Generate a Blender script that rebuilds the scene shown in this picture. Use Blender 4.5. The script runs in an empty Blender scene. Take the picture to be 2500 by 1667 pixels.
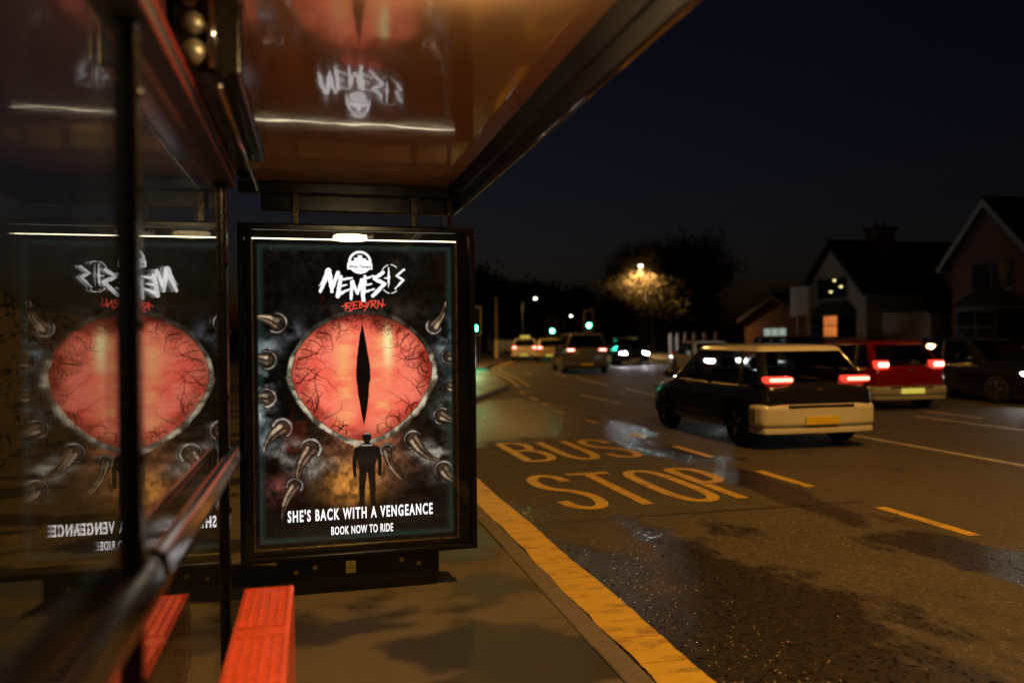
import bpy, bmesh, math, random
import numpy as np
from mathutils import Vector, Matrix

random.seed(7)
RNG = np.random.default_rng(11)
sc = bpy.context.scene
COL = sc.collection
PI = math.pi
R_ = math.radians

# ------------------------------------------------------------------ camera
# world: +Y along the road, +X across it, z = 0 on the pavement, road at -0.12
cam_d = bpy.data.cameras.new('camera')
cam = bpy.data.objects.new('camera', cam_d)
COL.objects.link(cam)
sc.camera = cam
cam_d.sensor_width = 36.0
cam_d.lens = 28.27
cam_d.clip_start = 0.02
cam_d.clip_end = 3000
YAW, PITCH, ROLL = math.atan2(456, 1847), -math.atan(10.3 / 1847), 0.0095
fw = Vector((math.sin(YAW) * math.cos(PITCH), math.cos(YAW) * math.cos(PITCH), math.sin(PITCH)))
rt = Vector((math.cos(YAW), -math.sin(YAW), 0))
up = rt.cross(fw)
rt, up = rt * math.cos(ROLL) - up * math.sin(ROLL), up * math.cos(ROLL) + rt * math.sin(ROLL)
m3 = Matrix((rt, up, -fw)).transposed()
cam.matrix_world = Matrix.Translation((0, 0, 1.45)) @ m3.to_4x4()
cam_d.dof.use_dof = True
cam_d.dof.focus_distance = 4.75
cam_d.dof.aperture_fstop = 1.15

# ------------------------------------------------------------------ world
w = bpy.data.worlds.new('World')
sc.world = w
w.use_nodes = True
wn = w.node_tree
wn.nodes.clear()
sky = wn.nodes.new('ShaderNodeTexSky')
sky.sky_type = 'NISHITA'
sky.sun_disc = False
sky.sun_elevation = R_(-3.6)
sky.sun_rotation = R_(-12)
sky.air_density = 1.0
sky.dust_density = 2.0
sky.ozone_density = 2.0
bgn = wn.nodes.new('ShaderNodeBackground')
bgn.inputs['Strength'].default_value = 0.085
wo = wn.nodes.new('ShaderNodeOutputWorld')
tint = wn.nodes.new('ShaderNodeMix')
tint.data_type = 'RGBA'
tint.blend_type = 'MULTIPLY'
tint.inputs[0].default_value = 1.0
tint.inputs[7].default_value = (1.22, 0.95, 0.88, 1)
wn.links.new(sky.outputs[0], tint.inputs[6])
wn.links.new(tint.outputs[2], bgn.inputs['Color'])
wn.links.new(bgn.outputs[0], wo.inputs['Surface'])

sc.view_settings.view_transform = 'Standard'
sc.view_settings.look = 'None'
sc.view_settings.exposure = 0.0
sc.view_settings.gamma = 1.0
sc.view_settings.use_curve_mapping = False
sc.render.engine = 'CYCLES'
sc.cycles.use_denoising = True
sc.cycles.max_bounces = 10
sc.cycles.glossy_bounces = 5
sc.cycles.transparent_max_bounces = 16
sc.cycles.sample_clamp_indirect = 3.0
sc.cycles.caustics_refractive = False

SODIUM = (1.0, 0.47, 0.095)
WARM = (1.0, 0.74, 0.36)


# ------------------------------------------------------------------ helpers
ORG = {}


def props(o, label=None, cat=None, group=None, kind=None):
    if label: o['label'] = label
    if cat: o['category'] = cat
    if group: o['group'] = group
    if kind: o['kind'] = kind
    return o


def thing(name, label, cat, loc=(0, 0, 0), rz=0.0, group=None):
    o = bpy.data.objects.new(name, None)
    o.empty_display_size = 0.2
    COL.objects.link(o)
    o.location = loc
    o.rotation_euler = (0, 0, rz)
    props(o, label, cat, group)
    ORG[o.name] = Vector(loc)
    return o


class MB:
    def __init__(self):
        self.v, self.f = [], []

    def add(self, vs, fs):
        b = len(self.v)
        self.v += [tuple(p) for p in vs]
        self.f += [tuple(i + b for i in q) for q in fs]
        return self

    def box(self, x0, x1, y0, y1, z0, z1):
        return self.add([(x0, y0, z0), (x1, y0, z0), (x1, y1, z0), (x0, y1, z0), (x0, y0, z1), (x1, y0, z1), (x1, y1, z1), (x0, y1, z1)],
                        [(0, 3, 2, 1), (4, 5, 6, 7), (0, 1, 5, 4), (1, 2, 6, 5), (2, 3, 7, 6), (3, 0, 4, 7)])

    def tube(self, pts, rad, n=8, cap=True):
        pts = [Vector(p) for p in pts]
        if not hasattr(rad, '__len__'):
            rad = [rad] * len(pts)
        vs, fs = [], []
        prev = None
        for i, p in enumerate(pts):
            t = (pts[min(i + 1, len(pts) - 1)] - pts[max(i - 1, 0)]).normalized()
            if prev is None:
                a = Vector((0, 0, 1)) if abs(t.z) < 0.9 else Vector((1, 0, 0))
                nrm = t.cross(a).normalized()
            else:
                nrm = (prev - t * prev.dot(t)).normalized()
            prev = nrm
            bi = t.cross(nrm)
            for k in range(n):
                a = 2 * PI * k / n
                vs.append(p + (nrm * math.cos(a) + bi * math.sin(a)) * rad[i])
        for i in range(len(pts) - 1):
            for k in range(n):
                a, b = i * n + k, i * n + (k + 1) % n
                fs.append((a, b, b + n, a + n))
        if cap:
            fs.append(tuple(range(n - 1, -1, -1)))
            fs.append(tuple((len(pts) - 1) * n + k for k in range(n)))
        return self.add(vs, fs)

    def lathe(self, prof, c=(0, 0, 0), axis='z', n=20):
        vs, fs = [], []
        for r, h in prof:
            for k in range(n):
                a = 2 * PI * k / n
                x, y = r * math.cos(a), r * math.sin(a)
                q = {'z': (x, y, h), 'x': (h, x, y), 'y': (x, h, y)}[axis]
                vs.append((c[0] + q[0], c[1] + q[1], c[2] + q[2]))
        for i in range(len(prof) - 1):
            for k in range(n):
                a, b = i * n + k, i * n + (k + 1) % n
                fs.append((a, b, b + n, a + n))
        fs.append(tuple(range(n - 1, -1, -1)))
        fs.append(tuple((len(prof) - 1) * n + k for k in range(n)))
        return self.add(vs, fs)

    def prism(self, poly, lo, hi, axis='z'):
        """poly 2D, extruded along axis from lo to hi"""
        n = len(poly)
        f = {'z': lambda p, h: (p[0], p[1], h), 'x': lambda p, h: (h, p[0], p[1]), 'y': lambda p, h: (p[0], h, p[1])}[axis]
        vs = [f(p, lo) for p in poly] + [f(p, hi) for p in poly]
        fs = [tuple(range(n - 1, -1, -1)), tuple(range(n, 2 * n))]
        fs += [(i, (i + 1) % n, n + (i + 1) % n, n + i) for i in range(n)]
        return self.add(vs, fs)

    def mesh(self, name, org=(0, 0, 0), smooth=False):
        me = bpy.data.meshes.new(name)
        o = Vector(org)
        me.from_pydata([tuple(Vector(p) - o) for p in self.v], [], self.f)
        bm = bmesh.new()
        bm.from_mesh(me)
        bmesh.ops.recalc_face_normals(bm, faces=bm.faces)
        bm.to_mesh(me)
        bm.free()
        if smooth:
            me.polygons.foreach_set('use_smooth', [True] * len(me.polygons))
        return me

    def build(self, name, mat, parent=None, local=False, bevel=0, smooth=False, seg=2):
        """vertices in world space unless local; made relative to the parent thing"""
        org = Vector((0, 0, 0)) if (local or parent is None) else ORG.get(parent.name, Vector((0, 0, 0)))
        return link(name, self.mesh(name, org, smooth), mat, parent, bevel, seg, smooth)


def link(name, me, mat, parent=None, bevel=0, seg=2, smooth=False):
    o = bpy.data.objects.new(name, me)
    COL.objects.link(o)
    if mat is not None and not me.materials:
        me.materials.append(mat)
    if parent is not None:
        o.parent = parent
        ORG[o.name] = ORG.get(parent.name, Vector((0, 0, 0)))
    if bevel:
        b = o.modifiers.new('bevel', 'BEVEL')
        b.width = bevel
        b.segments = seg
        b.limit_method = 'ANGLE'
        b.angle_limit = R_(40)
    return o


def box(name, mat, parent, x0, x1, y0, y1, z0, z1, bevel=0, local=False):
    return MB().box(x0, x1, y0, y1, z0, z1).build(name, mat, parent, local, bevel)


def copy_tree(o, parent=None):
    c = o.copy()
    COL.objects.link(c)
    c.parent = parent
    ORG[c.name] = ORG.get(o.name, Vector((0, 0, 0)))
    for ch in list(o.children):
        copy_tree(ch, c)
    return c


def light(name, kind, loc, power, col, parent=None, size=0.1, rot=None, spot=None, blend=0.6):
    d = bpy.data.lights.new(name, kind)
    d.energy = power
    d.color = col
    if kind in ('POINT', 'SPOT'):
        d.shadow_soft_size = size
    if kind == 'SPOT':
        d.spot_size = spot
        d.spot_blend = blend
    o = bpy.data.objects.new(name, d)
    COL.objects.link(o)
    o.location = Vector(loc) - (ORG.get(parent.name, Vector((0, 0, 0))) if parent else Vector((0, 0, 0)))
    if rot:
        o.rotation_euler = rot
    if parent:
        o.parent = parent
    return o


# ------------------------------------------------------------------ materials
class NT:
    def __init__(self, name):
        self.m = bpy.data.materials.new(name)
        self.m.use_nodes = True
        self.t = self.m.node_tree
        self.t.nodes.clear()
        self.out = self.t.nodes.new('ShaderNodeOutputMaterial')

    def n(self, typ, **kw):
        nd = self.t.nodes.new('ShaderNode' + typ)
        for k, v in kw.items():
            setattr(nd, k, v)
        return nd

    def set(self, nd, key, val):
        s = nd.inputs[key]
        if hasattr(val, 'is_output') or isinstance(val, bpy.types.NodeSocket):
            self.t.links.new(val, s)
        elif isinstance(val, (tuple, list)) and len(val) == 3 and s.type == 'RGBA':
            s.default_value = (*val, 1)
        else:
            s.default_value = val

    def math(self, op, a, b=None, c=None, clamp=False):
        nd = self.n('Math', operation=op)
        nd.use_clamp = clamp
        for i, q in enumerate((a, b, c)):
            if q is not None:
                self.set(nd, i, q)
        return nd.outputs[0]

    def pos(self, obj=False):
        if obj:
            return self.n('TexCoord').outputs['Object']
        return self.n('NewGeometry').outputs['Position']

    def mapped(self, vec, scale):
        nd = self.n('Mapping')
        self.set(nd, 'Vector', vec)
        nd.inputs['Scale'].default_value = scale
        return nd.outputs[0]

    def noise(self, vec, scale, detail=3, rough=0.55):
        nd = self.n('TexNoise')
        self.set(nd, 'Vector', vec)
        nd.inputs['Scale'].default_value = scale
        nd.inputs['Detail'].default_value = detail
        nd.inputs['Roughness'].default_value = rough
        return nd.outputs['Fac']

    def sstep(self, x, lo, hi):
        nd = self.n('MapRange', interpolation_type='SMOOTHSTEP')
        self.set(nd, 'Value', x)
        nd.inputs['From Min'].default_value = lo
        nd.inputs['From Max'].default_value = hi
        return nd.outputs[0]

    def lerp(self, x, a, b):
        nd = self.n('MapRange')
        self.set(nd, 'Value', x)
        self.set(nd, 'To Min', a)
        self.set(nd, 'To Max', b)
        return nd.outputs[0]

    def mixc(self, f, a, b):
        nd = self.n('Mix', data_type='RGBA')
        self.set(nd, 0, f)
        self.set(nd, 6, a)
        self.set(nd, 7, b)
        return nd.outputs[2]

    def bump(self, h, strength, dist=0.01):
        nd = self.n('Bump')
        self.set(nd, 'Height', h)
        self.set(nd, 'Strength', strength)
        nd.inputs['Distance'].default_value = dist
        return nd.outputs[0]

    def principled(self, **kw):
        nd = self.n('BsdfPrincipled')
        for k, v in kw.items():
            self.set(nd, k.replace('_', ' '), v)
        self.t.links.new(nd.outputs[0], self.out.inputs['Surface'])
        return nd


def mat(name, col, rough=0.6, metal=0.0, var=0.25, scale=6.0, bump=0.0, bscale=60.0, coat=0.0, obj=True, spec=0.5, rvar=0.1):
    t = NT(name)
    p = t.pos(obj)
    nz = t.noise(p, scale, 4)
    dark = tuple(c * (1 - var) for c in col)
    lite = tuple(min(1, c * (1 + var)) for c in col)
    c = t.mixc(nz, dark, lite)
    kw = dict(Base_Color=c, Roughness=t.lerp(t.noise(p, scale * 2.3, 3), max(0.02, rough - rvar), min(1, rough + rvar)), Metallic=metal)
    nd = t.principled(**kw)
    nd.inputs['Specular IOR Level'].default_value = spec
    if coat:
        nd.inputs['Coat Weight'].default_value = coat
        nd.inputs['Coat Roughness'].default_value = 0.05
    if bump:
        t.set(nd, 'Normal', t.bump(t.noise(p, bscale, 3), bump))
    return t.m


def emit(name, col, strength, var=0.0, scale=10.0):
    t = NT(name)
    e = t.n('Emission')
    if var:
        c = t.mixc(t.noise(t.pos(True), scale, 3), tuple(q * (1 - var) for q in col), col)
    else:
        c = col
    t.set(e, 'Color', c)
    e.inputs['Strength'].default_value = strength
    t.t.links.new(e.outputs[0], t.out.inputs['Surface'])
    return t.m


def pane_glass(name, r0=0.045, tint=(0.95, 0.96, 0.95), dust=0.0, dustcol=(0.5, 0.48, 0.42), rough=0.005, wave=0.0):
    """thin pane: Schlick reflection over clear transmission, a little dust film"""
    t = NT(name)
    lw = t.n('LayerWeight')
    lw.inputs['Blend'].default_value = 0.5
    f5 = t.math('POWER', lw.outputs['Facing'], 5.0)
    fac = t.math('MULTIPLY_ADD', f5, 1 - r0, r0)
    tr = t.n('BsdfTransparent')
    t.set(tr, 'Color', tint)
    gl = t.n('BsdfGlossy')
    t.set(gl, 'Color', (1, 1, 1))
    gl.inputs['Roughness'].default_value = rough
    if wave:
        t.set(gl, 'Normal', t.bump(t.noise(t.pos(), 1.6, 1), wave, 0.02))
    mx = t.n('MixShader')
    t.set(mx, 0, fac)
    t.t.links.new(tr.outputs[0], mx.inputs[1])
    t.t.links.new(gl.outputs[0], mx.inputs[2])
    last = mx.outputs[0]
    if dust:
        df = t.n('BsdfDiffuse')
        t.set(df, 'Color', dustcol)
        n2 = t.noise(t.mapped(t.pos(), (1, 1, 0.35)), 5, 6, 0.7)
        m2 = t.n('MixShader')
        t.set(m2, 0, t.lerp(t.sstep(n2, 0.35, 0.75), dust * 0.5, dust * 1.6))
        t.t.links.new(last, m2.inputs[1])
        t.t.links.new(df.outputs[0], m2.inputs[2])
        last = m2.outputs[0]
    t.t.links.new(last, t.out.inputs['Surface'])
    return t.m


def road_mat():
    t = NT('wet_asphalt')
    p = t.pos()
    sep = t.n('SeparateXYZ')
    t.set(sep, 0, p)
    X, Y = sep.outputs[0], sep.outputs[1]
    n1 = t.noise(t.mapped(p, (1.0, 0.5, 1.0)), 1.1, 8, 0.68)

    def band(v, a, b, s):
        return t.math('MULTIPLY', t.sstep(v, a - s, a + s), t.math('SUBTRACT', 1.0, t.sstep(v, b - s, b + s)))
    gutter = t.math('MULTIPLY', band(X, 1.4, 2.75, 0.35), band(Y, -5, 7.4, 0.5))
    trench = t.math('MULTIPLY', band(X, 4.25, 4.9, 0.16), band(Y, -2, 13.5, 0.8))
    pool = t.math('MULTIPLY', band(Y, 11.8, 19.5, 1.1), band(X, 1.5, 5.3, 0.6))
    lane = band(X, 5.6, 7.6, 0.7)
    s = t.math('MULTIPLY_ADD', gutter, 0.22, n1)
    s = t.math('MULTIPLY_ADD', trench, 0.18, s)
    s = t.math('MULTIPLY_ADD', pool, 0.36, s)
    s = t.math('MULTIPLY_ADD', t.math('MULTIPLY', band(Y, -5, 5.0, 1.2), band(X, 1.5, 5.2, 1.2)), 0.10, s)  # near corner set damper, which also darkens it for the fall-off of light
    s = t.math('MULTIPLY_ADD', lane, 0.05, s)
    wet = t.sstep(s, 0.60, 0.70)
    n2 = t.noise(p, 48, 4, 0.75)
    n3 = t.noise(p, 2.1, 5, 0.62)
    vor = t.n('TexVoronoi')
    t.set(vor, 'Vector', p)
    vor.inputs['Scale'].default_value = 62
    chips = t.n('SeparateColor')
    t.set(chips, 0, vor.outputs['Color'])
    pit = t.sstep(t.noise(p, 17, 3, 0.7), 0.55, 0.66)
    dry = t.mixc(t.math('MULTIPLY_ADD', n2, 0.55, t.math('MULTIPLY', n3, 0.55)), (0.010, 0.009, 0.008), (0.080, 0.070, 0.058))
    dry = t.mixc(t.math('MULTIPLY', pit, 0.7), dry, (0.017, 0.015, 0.014))
    dry = t.mixc(t.math('MULTIPLY', t.sstep(chips.outputs[0], 0.86, 0.97), 0.55), dry, (0.17, 0.155, 0.13))
    wetcol = t.mixc(t.sstep(chips.outputs[1], 0.7, 0.95), (0.011, 0.010, 0.010), (0.035, 0.031, 0.027))
    col = t.mixc(wet, dry, wetcol)
    glint = t.sstep(t.noise(p, 24, 2, 0.6), 0.54, 0.62)
    rough = t.lerp(wet, t.lerp(n3, 0.6, 0.85), t.lerp(glint, 0.42, 0.05))
    h = t.math('MULTIPLY_ADD', vor.outputs['Distance'], 0.9, t.math('MULTIPLY', n2, 0.9))
    nd = t.principled(Base_Color=col, Roughness=rough)
    t.set(nd, 'Normal', t.bump(h, t.lerp(wet, 1.0, 0.8), 0.0045))
    return t.m


def pave_mat():
    t = NT('damp_pavement')
    p = t.pos()
    n1 = t.noise(t.mapped(p, (1.0, 1.35, 1.0)), 1.15, 5, 0.5)
    sep = t.n('SeparateXYZ')
    t.set(sep, 0, p)
    edge = t.sstep(sep.outputs[0], 0.45, 1.2)
    s = t.math('MULTIPLY_ADD', edge, 0.10, n1)
    wet = t.sstep(s, 0.49, 0.575)
    n2 = t.noise(p, 90, 4, 0.7)
    dry = t.mixc(t.math('MULTIPLY_ADD', n2, 0.6, t.math('MULTIPLY', t.noise(p, 2.6, 5, 0.65), 0.45)), (0.032, 0.028, 0.022), (0.150, 0.134, 0.108))
    chip = t.sstep(t.noise(p, 60, 2, 0.5), 0.70, 0.78)
    dry = t.mixc(t.math('MULTIPLY', chip, 0.5), dry, (0.22, 0.20, 0.17))
    col = t.mixc(wet, dry, t.mixc(n2, (0.012, 0.011, 0.009), (0.052, 0.047, 0.040)))
    nd = t.principled(Base_Color=col, Roughness=t.lerp(wet, 0.8, 0.38))
    t.set(nd, 'Normal', t.bump(n2, 0.8, 0.004))
    return t.m


def paint_mat(name, col, wear=0.5, seed=0.0):
    """road paint: worn through to asphalt in flecks and streaks"""
    t = NT(name)
    p = t.pos()
    n1 = t.noise(p, 26, 5, 0.7)
    n2 = t.noise(t.mapped(p, (0.6, 3.0, 1)), 6.0, 5, 0.65)
    worn = t.sstep(t.math('MULTIPLY_ADD', n2, 0.5, t.math('MULTIPLY', n1, 0.5)), 0.62 - wear * 0.1, 0.68)
    c = t.mixc(t.noise(p, 9, 4), tuple(q * 0.68 for q in col), col)
    c = t.mixc(t.math('MULTIPLY', worn, 0.85), c, (0.05, 0.042, 0.035))
    scuff = t.sstep(t.noise(t.mapped(p, (2.0, 6.0, 1)), 1.7, 7, 0.75), 0.48, 0.68)
    c = t.mixc(t.math('MULTIPLY', scuff, 0.85), c, (0.10, 0.07, 0.025))
    nd = t.principled(Base_Color=c, Roughness=0.5)
    t.set(nd, 'Normal', t.bump(n1, 0.3, 0.005))
    return t.m


def ceiling_mat():
    t = NT('glossy_ceiling')
    p = t.pos()
    n = t.noise(t.mapped(p, (1, 0.7, 1)), 2.2, 3)
    c = t.mixc(n, (0.46, 0.25, 0.13), (0.58, 0.34, 0.19))
    nd = t.principled(Base_Color=c, Roughness=t.lerp(t.noise(p, 7, 4), 0.05, 0.12))
    nd.inputs['Specular IOR Level'].default_value = 0.8
    nd.inputs['Coat Weight'].default_value = 0.6
    nd.inputs['Coat Roughness'].default_value = 0.03
    h = t.noise(t.mapped(p, (1.2, 1.6, 1)), 3.0, 2, 0.4)
    b = t.bump(h, 0.035, 0.03)
    t.set(nd, 'Normal', b)
    t.set(nd, 'Coat Normal', b)
    return t.m


def leaf_mat(name, a, b):
    t = NT(name)
    oi = t.n('NewGeometry')
    c = t.mixc(t.noise(oi.outputs['Position'], 2.5, 3), a, b)
    nd = t.principled(Base_Color=c, Roughness=0.7)
    return t.m


M = {}
M['road'] = road_mat()
M['pave'] = pave_mat()
M['kerb'] = mat('kerb_concrete', (0.11, 0.10, 0.085), 0.75, var=0.4, scale=9, bump=0.4, bscale=70, obj=False)
M['soil'] = mat('dark_soil', (0.03, 0.033, 0.018), 0.95, var=0.4, scale=1.5, bump=0.3, bscale=12, obj=False)
M['yellow'] = paint_mat('yellow_road_paint', (0.62, 0.42, 0.05), 0.85)
M['yellow2'] = paint_mat('yellow_line_paint', (0.62, 0.42, 0.05), 0.3)
M['white'] = paint_mat('white_road_paint', (0.55, 0.53, 0.5), 0.6)
M['seam'] = mat('bitumen_seam', (0.015, 0.014, 0.013), 0.5)
M['black'] = mat('black_painted_steel', (0.010, 0.009, 0.008), 0.22, var=0.4, scale=10, bump=0.02, bscale=120, rvar=0.08, spec=0.4)
M['matblack'] = mat('matt_black_steel', (0.012, 0.010, 0.009), 0.6, var=0.4, scale=10)
M['fascia'] = mat('dark_fascia_paint', (0.012, 0.010, 0.009), 0.5, var=0.5, scale=5, rvar=0.14, spec=0.2)
M['blackglass'] = mat('black_glass_border', (0.006, 0.006, 0.006), 0.12, var=0.2, coat=0.6)
M['border'] = mat('matt_black_print', (0.006, 0.006, 0.006), 0.8, var=0.2, spec=0.1)
M['darkmetal'] = mat('dark_bronze_metal', (0.055, 0.045, 0.03), 0.26, metal=0.8, var=0.3, scale=12, bump=0.05)
M['brass'] = mat('gold_trim', (0.55, 0.40, 0.16), 0.28, metal=0.9, var=0.2)
M['polished'] = mat('wet_polished_edge', (0.34, 0.33, 0.34), 0.05, metal=1.0, var=0.05, bump=0.004, bscale=10, rvar=0.03)
M['chrome'] = mat('brushed_rail', (0.42, 0.40, 0.38), 0.13, metal=1.0, var=0.15, scale=25, bump=0.03, bscale=40)
M['redpaint'] = mat('red_enamel', (0.36, 0.02, 0.009), 0.4, var=0.2, coat=0.3)
M['brownlining'] = mat('dark_red_lining', (0.06, 0.012, 0.008), 0.6)
M['bench'] = mat('orange_red_plastic', (0.64, 0.085, 0.028), 0.28, var=0.28, scale=14, bump=0.06, bscale=90, coat=0.25, rvar=0.12)
M['ceiling'] = ceiling_mat()
M['wallglass'] = pane_glass('shelter_glass', 0.05, dust=0.005)
M['posterglass'] = pane_glass('poster_glass', 0.04, dust=0.016, dustcol=(0.6, 0.5, 0.35))
M['sticker'] = mat('yellow_sticker', (0.75, 0.62, 0.10), 0.5, var=0.08)
M['ink'] = mat('black_ink', (0.01, 0.01, 0.01), 0.5)
M['greyink'] = mat('grey_lettering', (0.80, 0.77, 0.70), 0.5)
M['lampglow'] = emit('warm_lamp_glow', (1.0, 0.72, 0.36), 75.0)
M['whitetext'] = emit('backlit_white_print', (1.0, 0.92, 0.95), 1.6)
M['tyre'] = mat('tyre_rubber', (0.012, 0.012, 0.012), 0.8)
M['rim'] = mat('alloy_rim', (0.30, 0.30, 0.30), 0.3, metal=0.9)
M['carglass'] = pane_glass('tinted_car_glass', 0.06, tint=(0.34, 0.36, 0.36))
M['trim'] = mat('black_plastic_trim', (0.012, 0.012, 0.012), 0.5)
M['tail'] = emit('tail_light_red', (1.0, 0.24, 0.14), 6.0)
M['brake'] = emit('brake_light_red', (1.0, 0.26, 0.20), 10.0)
M['lens_red'] = emit('glowing_red_lens', (1.0, 0.055, 0.03), 1.6)
M['head'] = emit('headlight_white', (0.97, 0.97, 1.0), 600.0)
M['headdim'] = emit('headlight_dim', (0.97, 1.0, 0.94), 220.0)
M['reflector'] = mat('red_reflector', (0.5, 0.02, 0.02), 0.25)
M['plate'] = mat('yellow_number_plate', (0.75, 0.56, 0.04), 0.4, var=0.08)
M['platelit'] = emit('lit_yellow_plate', (0.9, 0.72, 0.10), 0.75, var=0.25, scale=14)
M['bark'] = mat('bark', (0.09, 0.065, 0.045), 0.9, var=0.4, bump=0.4, bscale=30)
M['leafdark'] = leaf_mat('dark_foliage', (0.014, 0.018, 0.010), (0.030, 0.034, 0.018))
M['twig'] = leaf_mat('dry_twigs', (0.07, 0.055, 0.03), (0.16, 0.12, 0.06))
M['pole'] = mat('galvanised_pole', (0.16, 0.14, 0.12), 0.5, metal=0.3, var=0.25)
M['whitepaint'] = mat('white_painted_post', (0.62, 0.60, 0.56), 0.55, var=0.15)
M['green'] = emit('green_signal', (0.03, 1.0, 0.46), 170.0)
M['render'] = mat('pale_render_wall', (0.46, 0.36, 0.30), 0.9, var=0.12, scale=2, bump=0.2, bscale=30)
M['brickw'] = mat('red_brick_wall', (0.16, 0.065, 0.045), 0.9, var=0.3, scale=4, bump=0.3, bscale=40)
M['tiles'] = mat('dark_roof_tiles', (0.035, 0.022, 0.018), 0.8, var=0.4, scale=5, bump=0.4, bscale=14)
M['barge'] = mat('pale_barge_board', (0.28, 0.26, 0.25), 0.6)
M['frame'] = mat('dark_window_frame', (0.05, 0.045, 0.04), 0.5)
M['panedark'] = mat('dark_window_glass', (0.010, 0.011, 0.014), 0.05, var=0.2, coat=0.5)
M['litorange'] = emit('orange_lit_window', (1.0, 0.27, 0.06), 0.95, var=0.75, scale=3.0)
M['litwhite'] = emit('pale_lit_window', (0.62, 0.75, 0.62), 0.55, var=0.35, scale=4.0)
M['bulb'] = emit('warm_bulb', (1.0, 0.85, 0.35), 2.2)
M['warmhead'] = emit('street_lamp_lens', (1.0, 0.90, 0.62), 28.0)

# ------------------------------------------------------------------ ground, road, pavements
RZ = -0.12
LEFT = [(1.375, -12), (1.375, 12.6), (1.9, 14.3), (3.45, 18.2), (5.45, 22.9), (5.95, 24.3), (6.9, 30), (8.1, 38), (10.2, 45), (13.4, 55), (17.6, 70), (25, 98), (41, 150), (60, 205)]
RIGHT = [(17.2, -12), (17.2, 24), (18.3, 37), (20.8, 47), (25.4, 60), (33, 80), (43, 105), (64, 160), (82, 210)]


def sheet(name, poly, z, m, thick=0.0):
    b = MB()
    if thick:
        b.prism(poly, z - thick, z)
    else:
        b.add([(x, y, z) for x, y in poly], [tuple(range(len(poly)))])
    o = b.build(name, m)
    props(o, kind='structure')
    return o


ground = sheet('ground', [(-900, -300), (900, -300), (900, 1500), (-900, 1500)], -0.16, M['soil'])
road = sheet('road', [(0.9, -12)] + [(x - 0.5, y) for x, y in LEFT[1:]] + [(x + 0.5, y) for x, y in RIGHT[::-1]], RZ, M['road'])
KW = 0.125
pavement = sheet('pavement', [(x - KW - 0.004, y) for x, y in LEFT] + [(-60, 205), (-60, -12)], 0.0, M['pave'], 0.15)
far_pavement = sheet('far_pavement', [(x + KW + 0.004, y) for x, y in RIGHT] + [(x + 2.3, y) for x, y in RIGHT[::-1]], 0.0, M['pave'], 0.15)


def offset_path(path, d):
    out = []
    for i, (x, y) in enumerate(path):
        a, b = path[max(i - 1, 0)], path[min(i + 1, len(path) - 1)]
        t = Vector((b[0] - a[0], b[1] - a[1])).normalized()
        out.append((x + t.y * d, y - t.x * d))
    return out


def resample(path, step):
    out, acc = [Vector(path[0])], 0.0
    for a, b in zip(path[:-1], path[1:]):
        a, b = Vector(a), Vector(b)
        L = (b - a).length
        d = step - acc
        while d <= L:
            out.append(a + (b - a) * (d / L))
            d += step
        acc = L - (d - step)
    return out


def kerb_run(name, path, side, step, ymax, longstep=6.0):
    """stones laid along the path; side = -1 puts them to the left of the line"""
    holder = thing(name, None, None)
    props(holder, kind='structure')
    near = resample([p for p in path if p[1] <= ymax], step)
    far = resample([near[-1]] + [Vector(p) for p in path if p[1] > ymax], longstep)
    for pts in (near, far):
        for a, b in zip(pts[:-1], pts[1:]):
            t = (b - a).normalized()
            nrm = Vector((t.y, -t.x)) * side
            g = 0.005
            a2, b2 = a + t * g, b - t * g
            dz = random.uniform(-0.004, 0.004)
            w0, w1 = random.uniform(-0.004, 0.004), random.uniform(-0.004, 0.004)
            q = [a2 + nrm * (0.0 + w0), b2 + nrm * (0.0 + w1), b2 + nrm * KW, a2 + nrm * KW]
            MB().prism([(p.x, p.y) for p in q], RZ - 0.03, 0.004 + dz).build('kerb_stone', M['kerb'], holder, bevel=0.012)
    return holder


kerb_run('kerb', LEFT, -1, 0.915, 50)
kerb_run('far_kerb', RIGHT, 1, 1.83, 46)


# ---- painted markings, children of the road
def ribbon(pts, width, z=RZ + 0.005, closed=False, taper=None):
    """flat ribbon with mitred joins"""
    pts = [Vector(p) for p in pts]
    n = len(pts)
    L, R = [], []
    for i in range(n):
        if closed:
            a, b = pts[i - 1], pts[(i + 1) % n]
        else:
            a, b = pts[max(i - 1, 0)], pts[min(i + 1, n - 1)]
        t = (b - a).normalized()
        nr = Vector((-t.y, t.x)) * (width / 2)
        L.append(pts[i] + nr)
        R.append(pts[i] - nr)
    vs = [(p.x, p.y, z) for p in L + R]
    m = n if closed else n - 1
    fs = [(i, (i + 1) % n, n + (i + 1) % n, n + i) for i in range(m)]
    return MB().add(vs, fs)


def smooth_path(pts, n=8, closed=False):
    P = [np.array(p, float) for p in pts]
    out = []
    m = len(P)
    rng = range(m if closed else m - 1)
    for i in rng:
        p0 = P[(i - 1) % m] if closed or i > 0 else P[0]
        p1, p2 = P[i], P[(i + 1) % m]
        p3 = P[(i + 2) % m] if closed or i + 2 < m else P[-1]
        for k in range(n):
            t = k / n
            out.append(tuple(0.5 * ((2 * p1) + (-p0 + p2) * t + (2 * p0 - 5 * p1 + 4 * p2 - p3) * t * t + (-p0 + 3 * p1 - 3 * p2 + p3) * t ** 3)))
    if not closed:
        out.append(tuple(P[-1]))
    return out


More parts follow.
